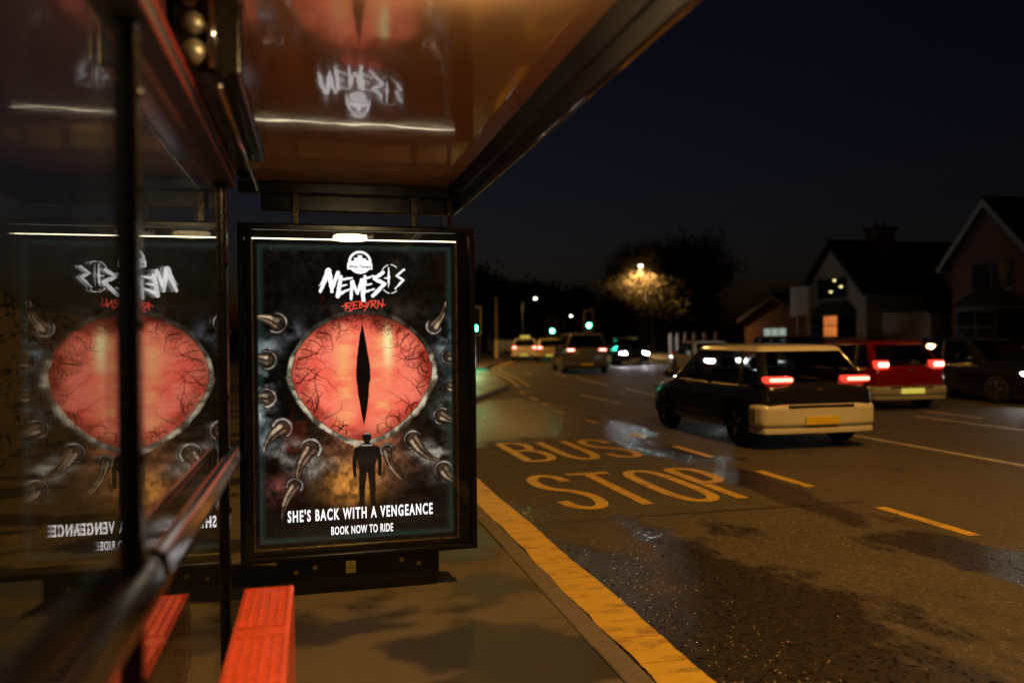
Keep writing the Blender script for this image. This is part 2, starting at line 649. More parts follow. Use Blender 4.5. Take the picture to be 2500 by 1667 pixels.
LET = {  # unit-box strokes (x 0..1, y 0..1): list of (points, smooth)
    'B': [([(0, 0), (0, 1)], 0), ([(0, 1), (.45, 1), (.8, .93), (.88, .78), (.78, .62), (.45, .54), (0, .54)], 1), ([(0, .54), (.5, .54), (.9, .44), (1, .27), (.88, .08), (.5, 0), (0, 0)], 1)],
    'U': [([(0, 1), (0, .35), (.06, .15), (.25, .02), (.5, 0), (.75, .02), (.94, .15), (1, .35), (1, 1)], 1)],
    'S': [([(.98, .78), (.88, .93), (.6, 1), (.3, .98), (.06, .87), (.03, .7), (.2, .57), (.5, .5), (.82, .41), (1, .28), (.95, .11), (.7, .01), (.4, 0), (.12, .06), (0, .2)], 1)],
    'T': [([(.5, 0), (.5, 1)], 0), ([(0, 1), (1, 1)], 0)],
    'O': [([(.5, 0), (.8, .05), (.97, .2), (1, .5), (.97, .8), (.8, .95), (.5, 1), (.2, .95), (.03, .8), (0, .5), (.03, .2), (.2, .05)], 2)],
    'P': [([(0, 0), (0, 1)], 0), ([(0, 1), (.5, 1), (.88, .93), (1, .76), (.9, .58), (.5, .5), (0, .5)], 1)],
}


def road_letter(ch, x0, x1, y0, y1, w=0.125):
    b = MB()
    for k, (pts, sm) in enumerate(LET[ch]):
        q = [(x0 + w / 2 + p[0] * (x1 - x0 - w), y0 + w / 2 + p[1] * (y1 - y0 - w)) for p in pts]
        if sm:
            q = smooth_path(q, 6, sm == 2)
        if ch == 'T' and k == 1:
            q = [(q[0][0] - w / 2, q[0][1]), (q[1][0] + w / 2, q[1][1])]
        r = ribbon(q, w, RZ + 0.005 + 0.0012 * k, closed=(sm == 2))
        b.add(r.v, r.f)
    b.build('painted_letter', M['yellow'], road)


for ch, x0, x1 in (('B', 2.56, 3.06), ('U', 3.16, 3.66), ('S', 3.74, 4.24)):
    road_letter(ch, x0, x1, 9.7, 11.55, 0.12)
for ch, x0, x1 in (('S', 2.22, 2.70), ('T', 2.76, 3.26), ('O', 3.34, 3.86), ('P', 3.93, 4.36)):
    road_letter(ch, x0, x1, 6.9, 8.75, 0.12)


def flat(name, m, poly, z=RZ + 0.005):
    return MB().add([(x, y, z) for x, y in poly], [tuple(range(len(poly)))]).build(name, m, road)


def dash(name, m, a, b, wd):
    a, b = Vector(a), Vector(b)
    t = (b - a).normalized()
    n = Vector((-t.y, t.x)) * wd / 2
    flat(name, m, [tuple(a + n), tuple(b + n), tuple(b - n), tuple(a - n)])


# wide broken yellow line along the kerb, cracked across
y = 2.4
random.seed(3)
while y < 12.4:
    L = random.uniform(0.22, 0.5) if y < 5.6 else random.uniform(0.7, 1.6)
    n = max(3, int(L / 0.06))
    lft = [(1.485 + random.uniform(-0.005, 0.005) + 0.010 * math.sin((y + L * i / n) * 2.3) + 0.006 * math.sin((y + L * i / n) * 9), y + L * i / n) for i in range(n + 1)]
    rgt = [(1.750 + random.uniform(-0.005, 0.005) + 0.008 * math.sin((y + L * i / n) * 3.1), y + L * i / n) for i in range(n + 1)]
    flat('yellow_kerb_line', M['yellow2'], rgt + lft[::-1], RZ + 0.006)
    y += L + random.uniform(0.003, 0.008)
# dashed yellow bay line
for a, b in ((3.1, 4.2), (5.17, 6.25), (7.28, 8.30), (9.41, 10.49), (11.6, 12.12), (13.65, 14.26), (15.76, 16.1)):
    dash('yellow_dash', M['yellow'], (4.95, a), (4.95, b), 0.115)
for a, b in (((5.2, 17.7), (5.26, 18.3)), ((5.34, 19.0), (5.45, 20.1)), ((5.6, 21.3), (5.75, 22.3))):
    dash('yellow_dash', M['yellow'], a, b, 0.12)
# white lane lines
dash('white_line', M['white'], (8.08, 3.0), (8.08, 11.0), 0.10)
dash('white_line', M['white'], (8.08, 11.6), (8.2, 15.0), 0.10)
for a, b in (((6.89, 17.4), (6.95, 20.5)), ((8.45, 18.0), (9.0, 22.4)), ((9.1, 24.0), (9.55, 28.8)), ((9.6, 30.2), (10.1, 33.4)), ((8.83, 32.6), (9.06, 34.4)),
             ((11.0, 10.5), (11.0, 12.9)), ((11.85, 12.2), (11.9, 13.7)), ((11.0, 7.2), (11.0, 9.2)), ((12.1, 24), (12.6, 28)), ((13.4, 33), (14.6, 38)), ((16, 43), (18, 49))):
    dash('white_dash', M['white'], a, b, 0.11)
# double yellow lines round the far kerb
for off in (0.28, 0.62):
    pts = [(x + off, yy) for x, yy in smooth_path(LEFT[5:10], 6)]
    r = ribbon(pts, 0.10)
    r.build('double_yellow_line', M['yellow'], road)
# bitumen seam across the bay
pts = [(1.76 + i * 0.2, 6.5 + random.uniform(-0.012, 0.012)) for i in range(17)]
ribbon(pts, 0.02, RZ + 0.0085).build('seam', M['seam'], road)

# ------------------------------------------------------------------ bus shelter
XW = -0.345          # inner face of the glass wall
CZ = 2.35            # underside of the ceiling
YE = 4.84            # far end of the roof
YN = -1.6
shelter = thing('bus_shelter', 'dark metal bus shelter with glass back wall and glossy brown ceiling', 'bus shelter', (0.25, 2.0, 0))
S = shelter
ceil = MB()
nx, ny = 24, 80
vs = [(XW + 0.01 + (0.80 - XW - 0.01) * i / nx, YN + (YE - 0.06 - YN) * j / ny, CZ) for j in range(ny + 1) for i in range(nx + 1)]
fs = [(j * (nx + 1) + i, j * (nx + 1) + i + 1, (j + 1) * (nx + 1) + i + 1, (j + 1) * (nx + 1) + i) for j in range(ny) for i in range(nx)]
ceil.add(vs, fs).build('ceiling', M['ceiling'], S)
box('roof', M['black'], S, XW - 0.06, 0.84, YN, YE, CZ + 0.012, CZ + 0.09, 0.01)
# road-side fascia: sloping inner face, ledge and bright rolled edge
MB().prism([(0.800, 2.355), (0.812, 2.275), (0.826, 2.272), (0.836, 2.212), (0.862, 2.206), (0.870, 2.36)], YN, YE, 'y').build('fascia', M['fascia'], S, bevel=0.004)
box('edge_trim', M['polished'], S, 0.838, 0.849, YN, YE, 2.196, 2.2055, 0.0015)
# far end beams
box('end_beam', M['black'], S, XW - 0.06, 0.80, YE - 0.07, YE, 2.285, 2.349, 0.006)
box('end_fascia', M['black'], S, XW + 0.06, 0.84, YE + 0.004, YE + 0.05, 2.195, 2.36, 0.006)
# back beam over the glass wall with its red enamel lining
box('back_beam', M['matblack'], S, XW - 0.05, XW + 0.045, YN, 3.42, 2.06, 2.13, 0.006)
box('back_lining', M['brownlining'], S, XW - 0.035, XW - 0.012, YN, 3.40, 2.18, 2.345)
box('red_strip', M['redpaint'], S, XW + 0.0455, XW + 0.049, YN, 3.41, 2.112, 2.122)
box('red_strip', M['redpaint'], S, XW + 0.0455, XW + 0.049, YN, 3.41, 2.064, 2.070)
MB().tube([(XW + 0.12, 2.15, 2.09), (XW + 0.12, 3.6, 2.09)], 0.008, 10).build('conduit', M['chrome'], S, smooth=True)


def post(y, z1=2.06):
    b = MB().prism([(XW - 0.020, y - 0.020), (XW + 0.000, y - 0.020), (XW + 0.003, y - 0.013), (XW + 0.007, y - 0.013), (XW + 0.010, y - 0.020), (XW + 0.020, y - 0.020),
                    (XW + 0.020, y + 0.020), (XW + 0.010, y + 0.020), (XW + 0.007, y + 0.013), (XW + 0.003, y + 0.013), (XW + 0.000, y + 0.020), (XW - 0.020, y + 0.020)], 0.0, z1)
    o = b.build('post', M['darkmetal'], S, bevel=0.003)
    for z in (0.55, 0.78, 1.22, 1.48, 1.75, 1.93):
        MB().lathe([(0.011, 0), (0.011, 0.004), (0.006, 0.007)], (XW + 0.020, y + 0.003, z), 'x', 12).build('clamp_bolt', M['darkmetal'], o)
    box('post_bracket', M['black'], S, XW - 0.024, XW + 0.026, y - 0.03, y + 0.03, z1 - 0.02, 2.345, 0.006)
    box('base_plate', M['black'], S, XW - 0.08, XW + 0.05, y - 0.06, y + 0.06, 0.001, 0.014, 0.003)


for yy in (0.05, 1.69, 3.335):
    post(yy)
for a, b in ((-1.5, 0.03), (0.07, 1.675), (1.705, 3.32)):
    box('glass_pane', M['wallglass'], S, XW - 0.010, XW, a, b, 0.14, 2.058)
    # handrail, one length per bay
    MB().prism([(XW + 0.022, 0.955), (XW + 0.052, 0.945), (XW + 0.064, 0.985), (XW + 0.058, 1.026), (XW + 0.038, 1.038), (XW + 0.022, 1.03)], a - 0.012 + 0.026, b - 0.012, 'y').build('handrail', M['chrome'], S, bevel=0.006)
    box('lower_rail', M['black'], S, XW - 0.024, XW + 0.012, a + 0.015, b - 0.015, 0.085, 0.138, 0.004)
# uprights over the advertising panel
for x in (-0.09, 0.587, 0.80):
    r = 0.02 if x < 0.7 else 0.012
    box('roof_strut', M['darkmetal'], S, x - r, x + r, 4.79 - r, 4.79 + r - 0.022, 2.107, 2.284, 0.004)
# round ceiling lamp
lm = MB().lathe([(0.158, CZ - 0.001), (0.158, CZ - 0.008), (0.154, CZ - 0.010)], (0.34, 1.82, 0), 'z', 32).build('ceiling_lamp', M['darkmetal'], S, smooth=False)
MB().lathe([(0.150, CZ - 0.0105), (0.152, CZ - 0.042), (0.140, CZ - 0.052), (0.10, CZ - 0.058), (0.008, CZ - 0.061)], (0.34, 1.82, 0), 'z', 32).build('lamp_diffuser', M['lampglow'], lm, smooth=True)

# ------------------------------------------------------------------ departure display box under the roof
DX0, DX1, DY0, DY1, DZ0 = XW + 0.004, -0.177, 2.20, 3.26, 2.135
M['knob'] = mat('dull_bronze_knob', (0.30, 0.25, 0.16), 0.35, metal=0.5)
disp = thing('departure_display', 'long black display box hung under the shelter ceiling above the glass wall', 'display', (-0.25, 2.7, DZ0))
box('housing', M['black'], disp, DX0, DX1, DY0, DY1, DZ0, CZ - 0.003, 0.006)
box('screen_glass', M['blackglass'], disp, DX1 + 0.001, DX1 + 0.005, DY0 + 0.04, DY1 - 0.03, DZ0 + 0.012, CZ - 0.012)
box('end_plate', M['darkmetal'], disp, DX0 + 0.10, DX1 - 0.002, DY0 - 0.008, DY0 - 0.001, DZ0 + 0.004, CZ - 0.006, 0.002)
MB().tube([(DX0 + 0.096, DY0 - 0.014, DZ0 + 0.012), (DX0 + 0.096, DY0 - 0.014, CZ - 0.012)], 0.011, 12).build('edge_tube', M['chrome'], disp, smooth=True)
for z, r in ((DZ0 + 0.052, 0.034), (DZ0 + 0.124, 0.031)):
    MB().lathe([(r, 0), (r * 0.95, -r * 0.3), (r * 0.72, -r * 0.66), (r * 0.38, -r * 0.9), (r * 0.05, -r)], (DX0 + 0.050, DY0 - 0.001, z), 'y', 24).build('domed_knob', M['knob'], disp, smooth=True)
MB().lathe([(0.016, 0), (0.016, -0.012), (0.008, -0.012), (0.008, -0.004)], (DX0 + 0.045, DY0 - 0.001, DZ0 + 0.178), 'y', 16).build('lock_barrel', M['chrome'], disp)

# ------------------------------------------------------------------ bench
bench = thing('bench', 'narrow orange-red ribbed plastic perch bench along the shelter glass wall', 'bench', (-0.165, 1.6, 0))
BZ, BX0, BX1, BY0, BY1 = 0.55, -0.255, -0.078, -0.4, 3.05
prof = []
nr = 5


def seat_len(name, y0, y1, ribs):
    b = MB()
    if not ribs:
        b.box(BX0 + 0.012, BX1 - 0.012, y0, y1, BZ - 0.05, BZ)
        return b.build(name, M['bench'], bench, bevel=0.003)
    b.box(BX0 + 0.012, BX1 - 0.012, y0, y1, BZ - 0.05, BZ - 0.002)
    o = b.build(name, M['bench'], bench, bevel=0.003)
    for i in range(6):
        x0 = BX0 + 0.018 + (BX1 - BX0 - 0.036) * i / 5
        MB().box(x0 - 0.0028, x0 + 0.0028, y0, y1, BZ - 0.0022, BZ + 0.0035).build('ridge', M['bench'], o, bevel=0.002)
    MB().box(BX0 + 0.016, BX1 - 0.016, y0 - 0.0005, y0 + 0.005, BZ - 0.0022, BZ + 0.003).build('ridge', M['bench'], o, bevel=0.0015)
    return o


segs = [(BY1 - 0.012, BY1 - 0.42), (BY1 - 0.50, BY1 - 0.92), (BY1 - 1.00, BY1 - 1.42), (BY1 - 1.5, BY1 - 1.92)]
for a, b in segs:
    seat_len('seat_pad', b, a, True)
    seat_len('seat_band', b - 0.079, b - 0.001, False)
# shell: folded sheet with rounded long edges
sh = MB()
ring = []
for x0, sgn in ((BX1, 1), (BX0, -1)):
    pass
shell = [(BX1 - 0.013, BZ + 0.001), (BX1 - 0.005, BZ - 0.001), (BX1 - 0.001, BZ - 0.008), (BX1, BZ - 0.02), (BX1 + 0.004, 0.10), (BX1 - 0.006, 0.10), (BX1 - 0.012, BZ - 0.048)]
sh.prism(shell, BY0, BY1, 'y')
sh.build('front_panel', M['bench'], bench, smooth=False)
MB().prism([(BX0 + 0.013, BZ + 0.001), (BX0 + 0.005, BZ - 0.001), (BX0 + 0.001, BZ - 0.008), (BX0, BZ - 0.02), (BX0 - 0.002, 0.30), (BX0 + 0.006, 0.30), (BX0 + 0.012, BZ - 0.048)], BY0, BY1, 'y').build('back_panel', M['bench'], bench)
box('end_panel', M['bench'], bench, BX0 + 0.013, BX1 - 0.013, BY1 - 0.011, BY1, 0.10, BZ, 0.004)
for yy in (BY1 - 0.2, BY1 - 1.7):
    box('leg', M['black'], bench, BX0 + 0.05, BX1 - 0.05, yy - 0.03, yy + 0.03, 0.001, 0.5, 0.004)
    box('foot_plate', M['black'], bench, BX0 + 0.02, BX1 - 0.02, yy - 0.06, yy + 0.06, 0.0008, 0.012)

# ------------------------------------------------------------------ advertising panel
PX0, PX1, PZ0, PZ1, PY = -0.333, 0.830, 0.260, 2.018, 4.76
PW, PH = PX1 - PX0, PZ1 - PZ0
panel = thing('advertising_panel', 'backlit poster panel in a black frame showing a huge red eye', 'advertising panel', (0.27, 4.78, 0))
FX0, FX1, FZ0, FZ1, FY = -0.405, 0.935, 0.200, 2.098, 4.675
box('casing', M['black'], panel, FX0 + 0.012, FX1 - 0.012, PY + 0.012, PY + 0.13, FZ0 + 0.01, FZ1 - 0.01, 0.01)
fwid = 0.038
box('frame_rail', M['black'], panel, FX0, FX1, FY, PY + 0.02, FZ1 - fwid, FZ1, 0.008)
box('frame_rail', M['black'], panel, FX0, FX1, FY, PY + 0.02, FZ0, FZ0 + fwid * 0.8, 0.008)
box('frame_stile', M['black'], panel, FX0 + 0.001, FX0 + fwid, FY + 0.001, PY + 0.02, FZ0 + fwid * 0.8 + 0.001, FZ1 - fwid - 0.001, 0.008)
box('frame_stile', M['black'], panel, FX1 - fwid, FX1 - 0.001, FY + 0.001, PY + 0.02, FZ0 + fwid * 0.8 + 0.001, FZ1 - fwid - 0.001, 0.008)
# printed black border around the poster
gx0, gx1, gz0, gz1 = FX0 + fwid + 0.001, FX1 - fwid - 0.001, FZ0 + fwid * 0.8 + 0.001, FZ1 - fwid - 0.001
box('border', M['border'], panel, gx0, gx1, PY - 0.028, PY - 0.006, PZ1 + 0.004, gz1)
box('border', M['border'], panel, gx0, gx1, PY - 0.028, PY - 0.006, gz0, PZ0 - 0.004)
box('border', M['border'], panel, gx0, PX0 - 0.004, PY - 0.028, PY - 0.006, PZ0 - 0.0035, PZ1 + 0.0035)
box('border', M['border'], panel, PX1 + 0.004, gx1, PY - 0.028, PY - 0.006, PZ0 - 0.0035, PZ1 + 0.0035)
M['lightgap'] = emit('backlight_gap', (1.0, 0.84, 0.58), 7.0, var=0.55, scale=9.0)
box('light_gap', M['lightgap'], panel, PX0 + 0.004, PX1 - 0.004, PY - 0.044, PY - 0.0365, PZ1 - 0.004, PZ1 + 0.0015)
# thin gold trim round the opening
tg = 0.005
box('gold_trim', M['brass'], panel, PX0 - 0.001, PX1 + 0.001, PY - 0.036, PY - 0.004, PZ1 - tg, PZ1 + 0.003, 0.001)
box('gold_trim', M['brass'], panel, PX0 - 0.001, PX1 + 0.001, PY - 0.036, PY - 0.004, PZ0 - 0.003, PZ0 + tg, 0.001)
box('gold_trim', M['brass'], panel, PX0 - 0.003, PX0 + tg, PY - 0.0355, PY - 0.004, PZ0 + tg + 0.001, PZ1 - tg - 0.001, 0.001)
box('gold_trim', M['brass'], panel, PX1 - tg, PX1 + 0.003, PY - 0.0355, PY - 0.004, PZ0 + tg + 0.001, PZ1 - tg - 0.001, 0.001)
ga, gb = gz0 + 0.001, gz1 - 0.001     # the door glass leans out a hair at the top
MB().add([(x, y_, z) for z, off in ((ga, 0.019), (gb, 0.0)) for x, y_ in ((gx0 + 0.001, PY - 0.062 + off), (gx1 - 0.001, PY - 0.062 + off), (gx1 - 0.001, PY - 0.056 + off), (gx0 + 0.001, PY - 0.056 + off))],
         [(0, 1, 2, 3), (4, 5, 6, 7), (0, 1, 5, 4), (1, 2, 6, 5), (2, 3, 7, 6), (3, 0, 4, 7)]).build('cover_glass', M['posterglass'], panel)
# plinth, bolts, sticker
plinth = box('plinth', M['black'], panel, -0.215, 0.705, 4.70, 4.86, 0.03, FZ0 - 0.002, 0.004)
box('plinth_foot', M['darkmetal'], panel, -0.20, 0.69, 4.715, 4.85, 0.001, 0.029)
for x, z, r in ((-0.11, 0.135, 0.014), (-0.005, 0.155, 0.014), (0.485, 0.162, 0.014), (0.585, 0.135, 0.014)):
    b = MB().lathe([(r, 0), (r, -0.005), (r * 0.62, -0.009), (r * 0.6, -0.003), (r * 0.2, -0.003)], (x, 4.6995, z), 'y', 16).build('bolt', M['brass'], plinth)
st = box('warning_sticker', M['sticker'], panel, 0.168, 0.222, 4.6965, 4.6990, 0.108, 0.176)


def text_mesh(body, size, xs=1.0, align='CENTER', bold=0.0, spacing=1.0):
    cu = bpy.data.curves.new('txt', 'FONT')
    cu.body = body
    cu.size = size
    cu.align_x = align
    cu.offset = bold
    cu.space_character = spacing
    cu.resolution_u = 3
    o = bpy.data.objects.new('txt', cu)
    COL.objects.link(o)
    dg = bpy.context.evaluated_depsgraph_get()
    me = bpy.data.meshes.new_from_object(o.evaluated_get(dg))
    bpy.data.objects.remove(o)
    bpy.data.curves.remove(cu)
    for v in me.vertices:
        v.co.x *= xs
    return me


def wall_text(name, body, size, cx, y, z, m, parent, xs=1.0, bold=0.0, spacing=1.0, width=None):
    """text standing in the XZ plane, facing -Y, centred on cx, baseline z"""
    me = text_mesh(body, size, xs, 'CENTER', bold, spacing)
    if width:
        x = [v.co.x for v in me.vertices]
        k = width / (max(x) - min(x))
        mid = (max(x) + min(x)) / 2
        for v in me.vertices:
            v.co.x = (v.co.x - mid) * k
    org = ORG.get(parent.name, Vector((0, 0, 0)))
    for v in me.vertices:
        v.co = Vector((cx + v.co.x, y, z + v.co.y)) - org
    me.materials.clear()
    return link(name, me, m, parent)


# warning sign: triangle with bolt and the word under it
tri = MB()
for k in range(3):
    a0, a1 = PI / 2 + 2 * PI * k / 3, PI / 2 + 2 * PI * (k + 1) / 3
    c = (0.195, 0.147)
    ro, ri = 0.025, 0.0195
    tri.add([(c[0] + ro * math.cos(a0), 4.6955, c[1] + ro * math.sin(a0)), (c[0] + ro * math.cos(a1), 4.6955, c[1] + ro * math.sin(a1)),
             (c[0] + ri * math.cos(a1), 4.6955, c[1] + ri * math.sin(a1)), (c[0] + ri * math.cos(a0), 4.6955, c[1] + ri * math.sin(a0))], [(0, 1, 2, 3)])
tri.add([(x + 0.195, 4.6955, z + 0.144) for x, z in ((0.003, 0.012), (-0.005, -0.001), (-0.0005, -0.001), (-0.003, -0.010), (0.005, 0.003), (0.0008, 0.003))], [(0, 1, 2, 3, 4, 5)])
tri.build('warning_symbol', M['ink'], st)
wall_text('lettering', 'Danger', 0.0135, 0.195, 4.6955, 0.115, M['ink'], st)
wall_text('lettering', 'Clear Channel', 0.036, 0.245, PY - 0.0295, PZ1 + 0.010, M['greyink'], panel, 0.95)

# ---- the printed poster: colours computed per vertex
NU, NV = 324, 490


def s2l(c):
    c = np.asarray(c, float) / 255.0
    return np.where(c <= 0.04045, c / 12.92, ((c + 0.055) / 1.055) ** 2.4)


def vnoise(cell, seed, oct=4, gain=0.55, sx=1.0, sy=1.0):
    rng = np.random.default_rng(seed)
    tot, amp, norm = np.zeros((NV, NU)), 1.0, 0.0
    for o in range(oct):
        cx_, cy_ = cell * sx / 2 ** o, cell * sy / 2 ** o
        gw, gh = int(PW / cx_) + 4, int(PH / cy_) + 4
        g = rng.random((gh, gw))
        fx, fy = XX / cx_, YY / cy_
        ix, iy = fx.astype(int), fy.astype(int)
        tx, ty = fx - ix, fy - iy
        tx, ty = tx * tx * (3 - 2 * tx), ty * ty * (3 - 2 * ty)
        a = g[iy, ix] * (1 - tx) + g[iy, ix + 1] * tx
        b = g[iy + 1, ix] * (1 - tx) + g[iy + 1, ix + 1] * tx
        tot += amp * (a * (1 - ty) + b * ty)
        norm += amp
        amp *= gain
    return tot / norm


YY, XX = np.meshgrid(np.linspace(0, PH, NV), np.linspace(0, PW, NU), indexing='ij')
IMG = np.zeros((NV, NU, 3))
PIX = PW / (NU - 1)


def ss(x, a, b):
    t = np.clip((x - a) / (b - a), 0, 1)
    return t * t * (3 - 2 * t)


def blend(mask, col):
    global IMG
    IMG = IMG * (1 - mask[..., None]) + np.asarray(col) * mask[..., None]


def gauss(cx, cy, rx, ry, ang=0.0):
    dx, dy = XX - cx, YY - cy
    c, s = math.cos(ang), math.sin(ang)
    return np.exp(-(((dx * c + dy * s) / rx) ** 2 + ((-dx * s + dy * c) / ry) ** 2))


def segdist(p, q):
    d = np.array(q) - np.array(p)
    L2 = max(d @ d, 1e-9)
    t = np.clip(((XX - p[0]) * d[0] + (YY - p[1]) * d[1]) / L2, 0, 1)
    return np.hypot(XX - p[0] - t * d[0], YY - p[1] - t * d[1]), t


def stroke(pts, wd, col, alpha=1.0, rough=None, soft=1.0):
    """painted line with a width per point"""
    if not hasattr(wd, '__len__'):
        wd = [wd] * len(pts)
    m = np.zeros((NV, NU))
    for i in range(len(pts) - 1):
        x0 = min(pts[i][0], pts[i + 1][0]) - 0.06
        x1 = max(pts[i][0], pts[i + 1][0]) + 0.06
        y0 = min(pts[i][1], pts[i + 1][1]) - 0.06
        y1 = max(pts[i][1], pts[i + 1][1]) + 0.06
        a, b = max(0, int(y0 / PH * NV)), min(NV, int(y1 / PH * NV) + 1)
        c, d_ = max(0, int(x0 / PW * NU)), min(NU, int(x1 / PW * NU) + 1)
        if a >= b or c >= d_:
            continue
        xs, ys = XX[a:b, c:d_], YY[a:b, c:d_]
        p, q = np.array(pts[i], float), np.array(pts[i + 1], float)
        dv = q - p
        t = np.clip(((xs - p[0]) * dv[0] + (ys - p[1]) * dv[1]) / max(dv @ dv, 1e-9), 0, 1)
        dist = np.hypot(xs - p[0] - t * dv[0], ys - p[1] - t * dv[1])
        wloc = (wd[i] + (wd[i + 1] - wd[i]) * t) / 2
        if rough is not None:
            wloc = wloc + rough[a:b, c:d_]
        m[a:b, c:d_] = np.maximum(m[a:b, c:d_], np.clip((wloc - dist) / (PIX * soft) + 0.5, 0, 1))
    blend(m * alpha, col)


nA, nB, nC = vnoise(0.30, 1, 5), vnoise(0.10, 2, 4), vnoise(0.05, 3, 3)
# dark ground with grey-brown mottling
IMG[:] = s2l((9, 8, 7))
IMG += s2l((34, 31, 28)) * (ss(nA, 0.5, 0.85) * 0.7)[..., None]
# pale wet-looking patches along both sides
for cx, cy, rx, ry, col, a in ((0.07, 0.62, .06, .05, (140, 150, 155), .7), (0.05, 0.80, .05, .07, (175, 185, 190), .75), (0.04, 0.98, .05, .06, (190, 200, 205), .8), (0.06, 1.14, .06, .05, (150, 160, 165), .6),
                               (0.21, 1.22, .08, .05, (200, 190, 175), .7), (0.34, 1.30, .09, .05, (210, 200, 190), .6), (0.13, 1.42, .06, .08, (120, 60, 55), .6), (1.10, 0.60, .05, .10, (150, 165, 168), .6),
                               (1.12, 0.88, .04, .07, (150, 160, 160), .5), (1.00, 1.26, .10, .05, (215, 205, 190), .65), (1.09, 1.36, .07, .05, (200, 185, 170), .5), (0.22, 0.55, .05, .06, (120, 120, 130), .5),
                               (1.08, 1.03, .05, .06, (160, 160, 150), .5)):
    blend(np.clip(gauss(cx, cy, rx, ry) * ss(nB, .3, .62) * a * 1.3, 0, 1), s2l(col))
# smoky glow low in the middle
blend(gauss(0.60, 1.28, .34, .16) * (0.2 + 0.8 * nB) * .7, s2l((104, 74, 56)))
blend(gauss(0.55, 1.40, .12, .11) * .95, s2l((236, 150, 66)))
blend(gauss(0.62, 1.18, .16, .07) * .6, s2l((205, 120, 84)))
blend(gauss(0.66, 1.28, .14, .12) * (0.4 + .6 * nC) * .7, s2l((200, 130, 85)))
# the eye
EX, EY, ERX = 0.612, 0.775, 0.408
top, bot = 0.355, 0.395
ex = (XX - EX) / ERX
ey = np.where(YY < EY, (YY - EY) / top, (YY - EY) / bot)
pn = np.where(YY < EY, 1.95, 1.62)
D = np.abs(ex) ** pn + np.abs(ey) ** pn
Dn = D + (nC - 0.5) * 0.03
rim = ss(Dn, .97, 1.0) * (1 - ss(Dn, 1.02 + 0.10 * nB, 1.05 + 0.16 * nB))
rc = s2l((212, 196, 168)) * (0.12 + .85 * ss(nC, .3, .7))[..., None]
lowr = np.clip(0.10 + 0.9 * ss(YY + .25 * np.abs(ex) ** 3, .70, 1.05), 0, 1)
IMG = IMG * (1 - (rim * lowr)[..., None]) + rc * (rim * lowr)[..., None]
# soft dark lid above
blend(gauss(EX, EY - 0.37, .30, .05) * .55, s2l((60, 52, 46)))
inside = 1 - ss(Dn, .955, .985)
base = s2l((252, 104, 84)) * np.ones((NV, NU, 1))
r = np.sqrt(ex ** 2 + ey ** 2)
mott = vnoise(0.07, 8, 4, .6, sx=1.6)
base = base * (1 - (ss(mott, .42, .62) * .55)[..., None]) + s2l((255, 140, 112)) * (ss(mott, .42, .62) * .55)[..., None]
ang = np.arctan2(ey, ex)
fil = vnoise(0.06, 9, 3, .6, sx=2.4, sy=.7)
warm = np.exp(-((np.abs(ex) - .27) / .13) ** 2) * (1 - ss(np.abs(ey), .55, .98))
base = base * (1 - (warm * (0.25 + .75 * ss(fil, .35, .62)) * .55)[..., None]) + s2l((255, 196, 120)) * (warm * (0.25 + .75 * ss(fil, .35, .62)) * .55)[..., None]
hl = gauss(EX + .145, EY - .185, .028, .13)
base = base * (1 - (hl * .95)[..., None]) + s2l((255, 240, 170)) * (hl * .95)[..., None]
edge = ss(r + (nB - .5) * .55, .66, 1.02)
base = base * (1 - (edge * .82)[..., None]) + s2l((120, 22, 14)) * (edge * .82)[..., None]
tang = vnoise(0.028, 15, 3, .6)
bl = ss(r + (vnoise(0.16, 16, 3) - .5) * .7, .72, .98) * (1 - ss(np.abs(tang - .5), .02, .07))
base = base * (1 - (bl * .6)[..., None]) + s2l((60, 10, 8)) * (bl * .6)[..., None]
topsh = ss(-ey, .72, 1.0)
base = base * (1 - (topsh * .8)[..., None]) + s2l((40, 10, 8)) * (topsh * .8)[..., None]
IMG = IMG * (1 - inside[..., None]) + base * inside[..., None]


def vein(a, length, w0, seed, depth=0):
    rg = np.random.default_rng(seed)
    if isinstance(a, tuple):
        p, hd = np.array(a[0], float), a[1]
    else:
        rr = 0.93
        q = 1.95 if math.sin(a) < 0 else 1.7
        cs, sn = math.cos(a), math.sin(a)
        k = rr / (abs(cs) ** q + abs(sn) ** q) ** (1 / q)
        p = np.array([EX + ERX * k * cs, EY + (top if sn < 0 else bot) * k * sn])
        hd = math.atan2(EY - p[1] + rg.normal(0, .06), EX - p[0])
    pts, wd = [tuple(p)], [w0]
    n = max(3, int(length / .016))
    for i in range(n):
        hd += rg.normal(0, .42)
        p = p + .016 * np.array([math.cos(hd), math.sin(hd)])
        if abs(p[0] - EX) < .075:
            break
        pts.append(tuple(p))
        wd.append(w0 * (1 - (i + 1) / n) + .0012)
        if depth < 2 and rg.random() < .16:
            vein((tuple(p), hd + rg.choice((-1, 1)) * rg.uniform(.5, .9)), length * .5 * (1 - i / n), wd[-1] * .8, int(rg.integers(1e6)), depth + 1)
    stroke(pts, wd, s2l((78, 14, 9)), .85, soft=1.5)


for k in range(38):
    a = 2 * PI * (k + .3 * math.sin(k * 7.1)) / 38
    vein(a, .09 + .15 * abs(math.cos(a)) * (0.5 + .5 * math.sin(k * 3.7) ** 2), .0125 if k % 3 == 0 else .007, 100 + k)
# slit pupil
ty = (YY - (EY + .0)) / np.where(YY < EY, .30, .30)
hw = .041 * np.clip(1 - np.abs(ty) ** 1.35, 0, 1) ** .9 + (nC - .5) * .008
blend(np.clip((hw - np.abs(XX - EX - .003 * ty)) / PIX + .5, 0, 1) * (np.abs(ty) < 1), s2l((8, 5, 4)))


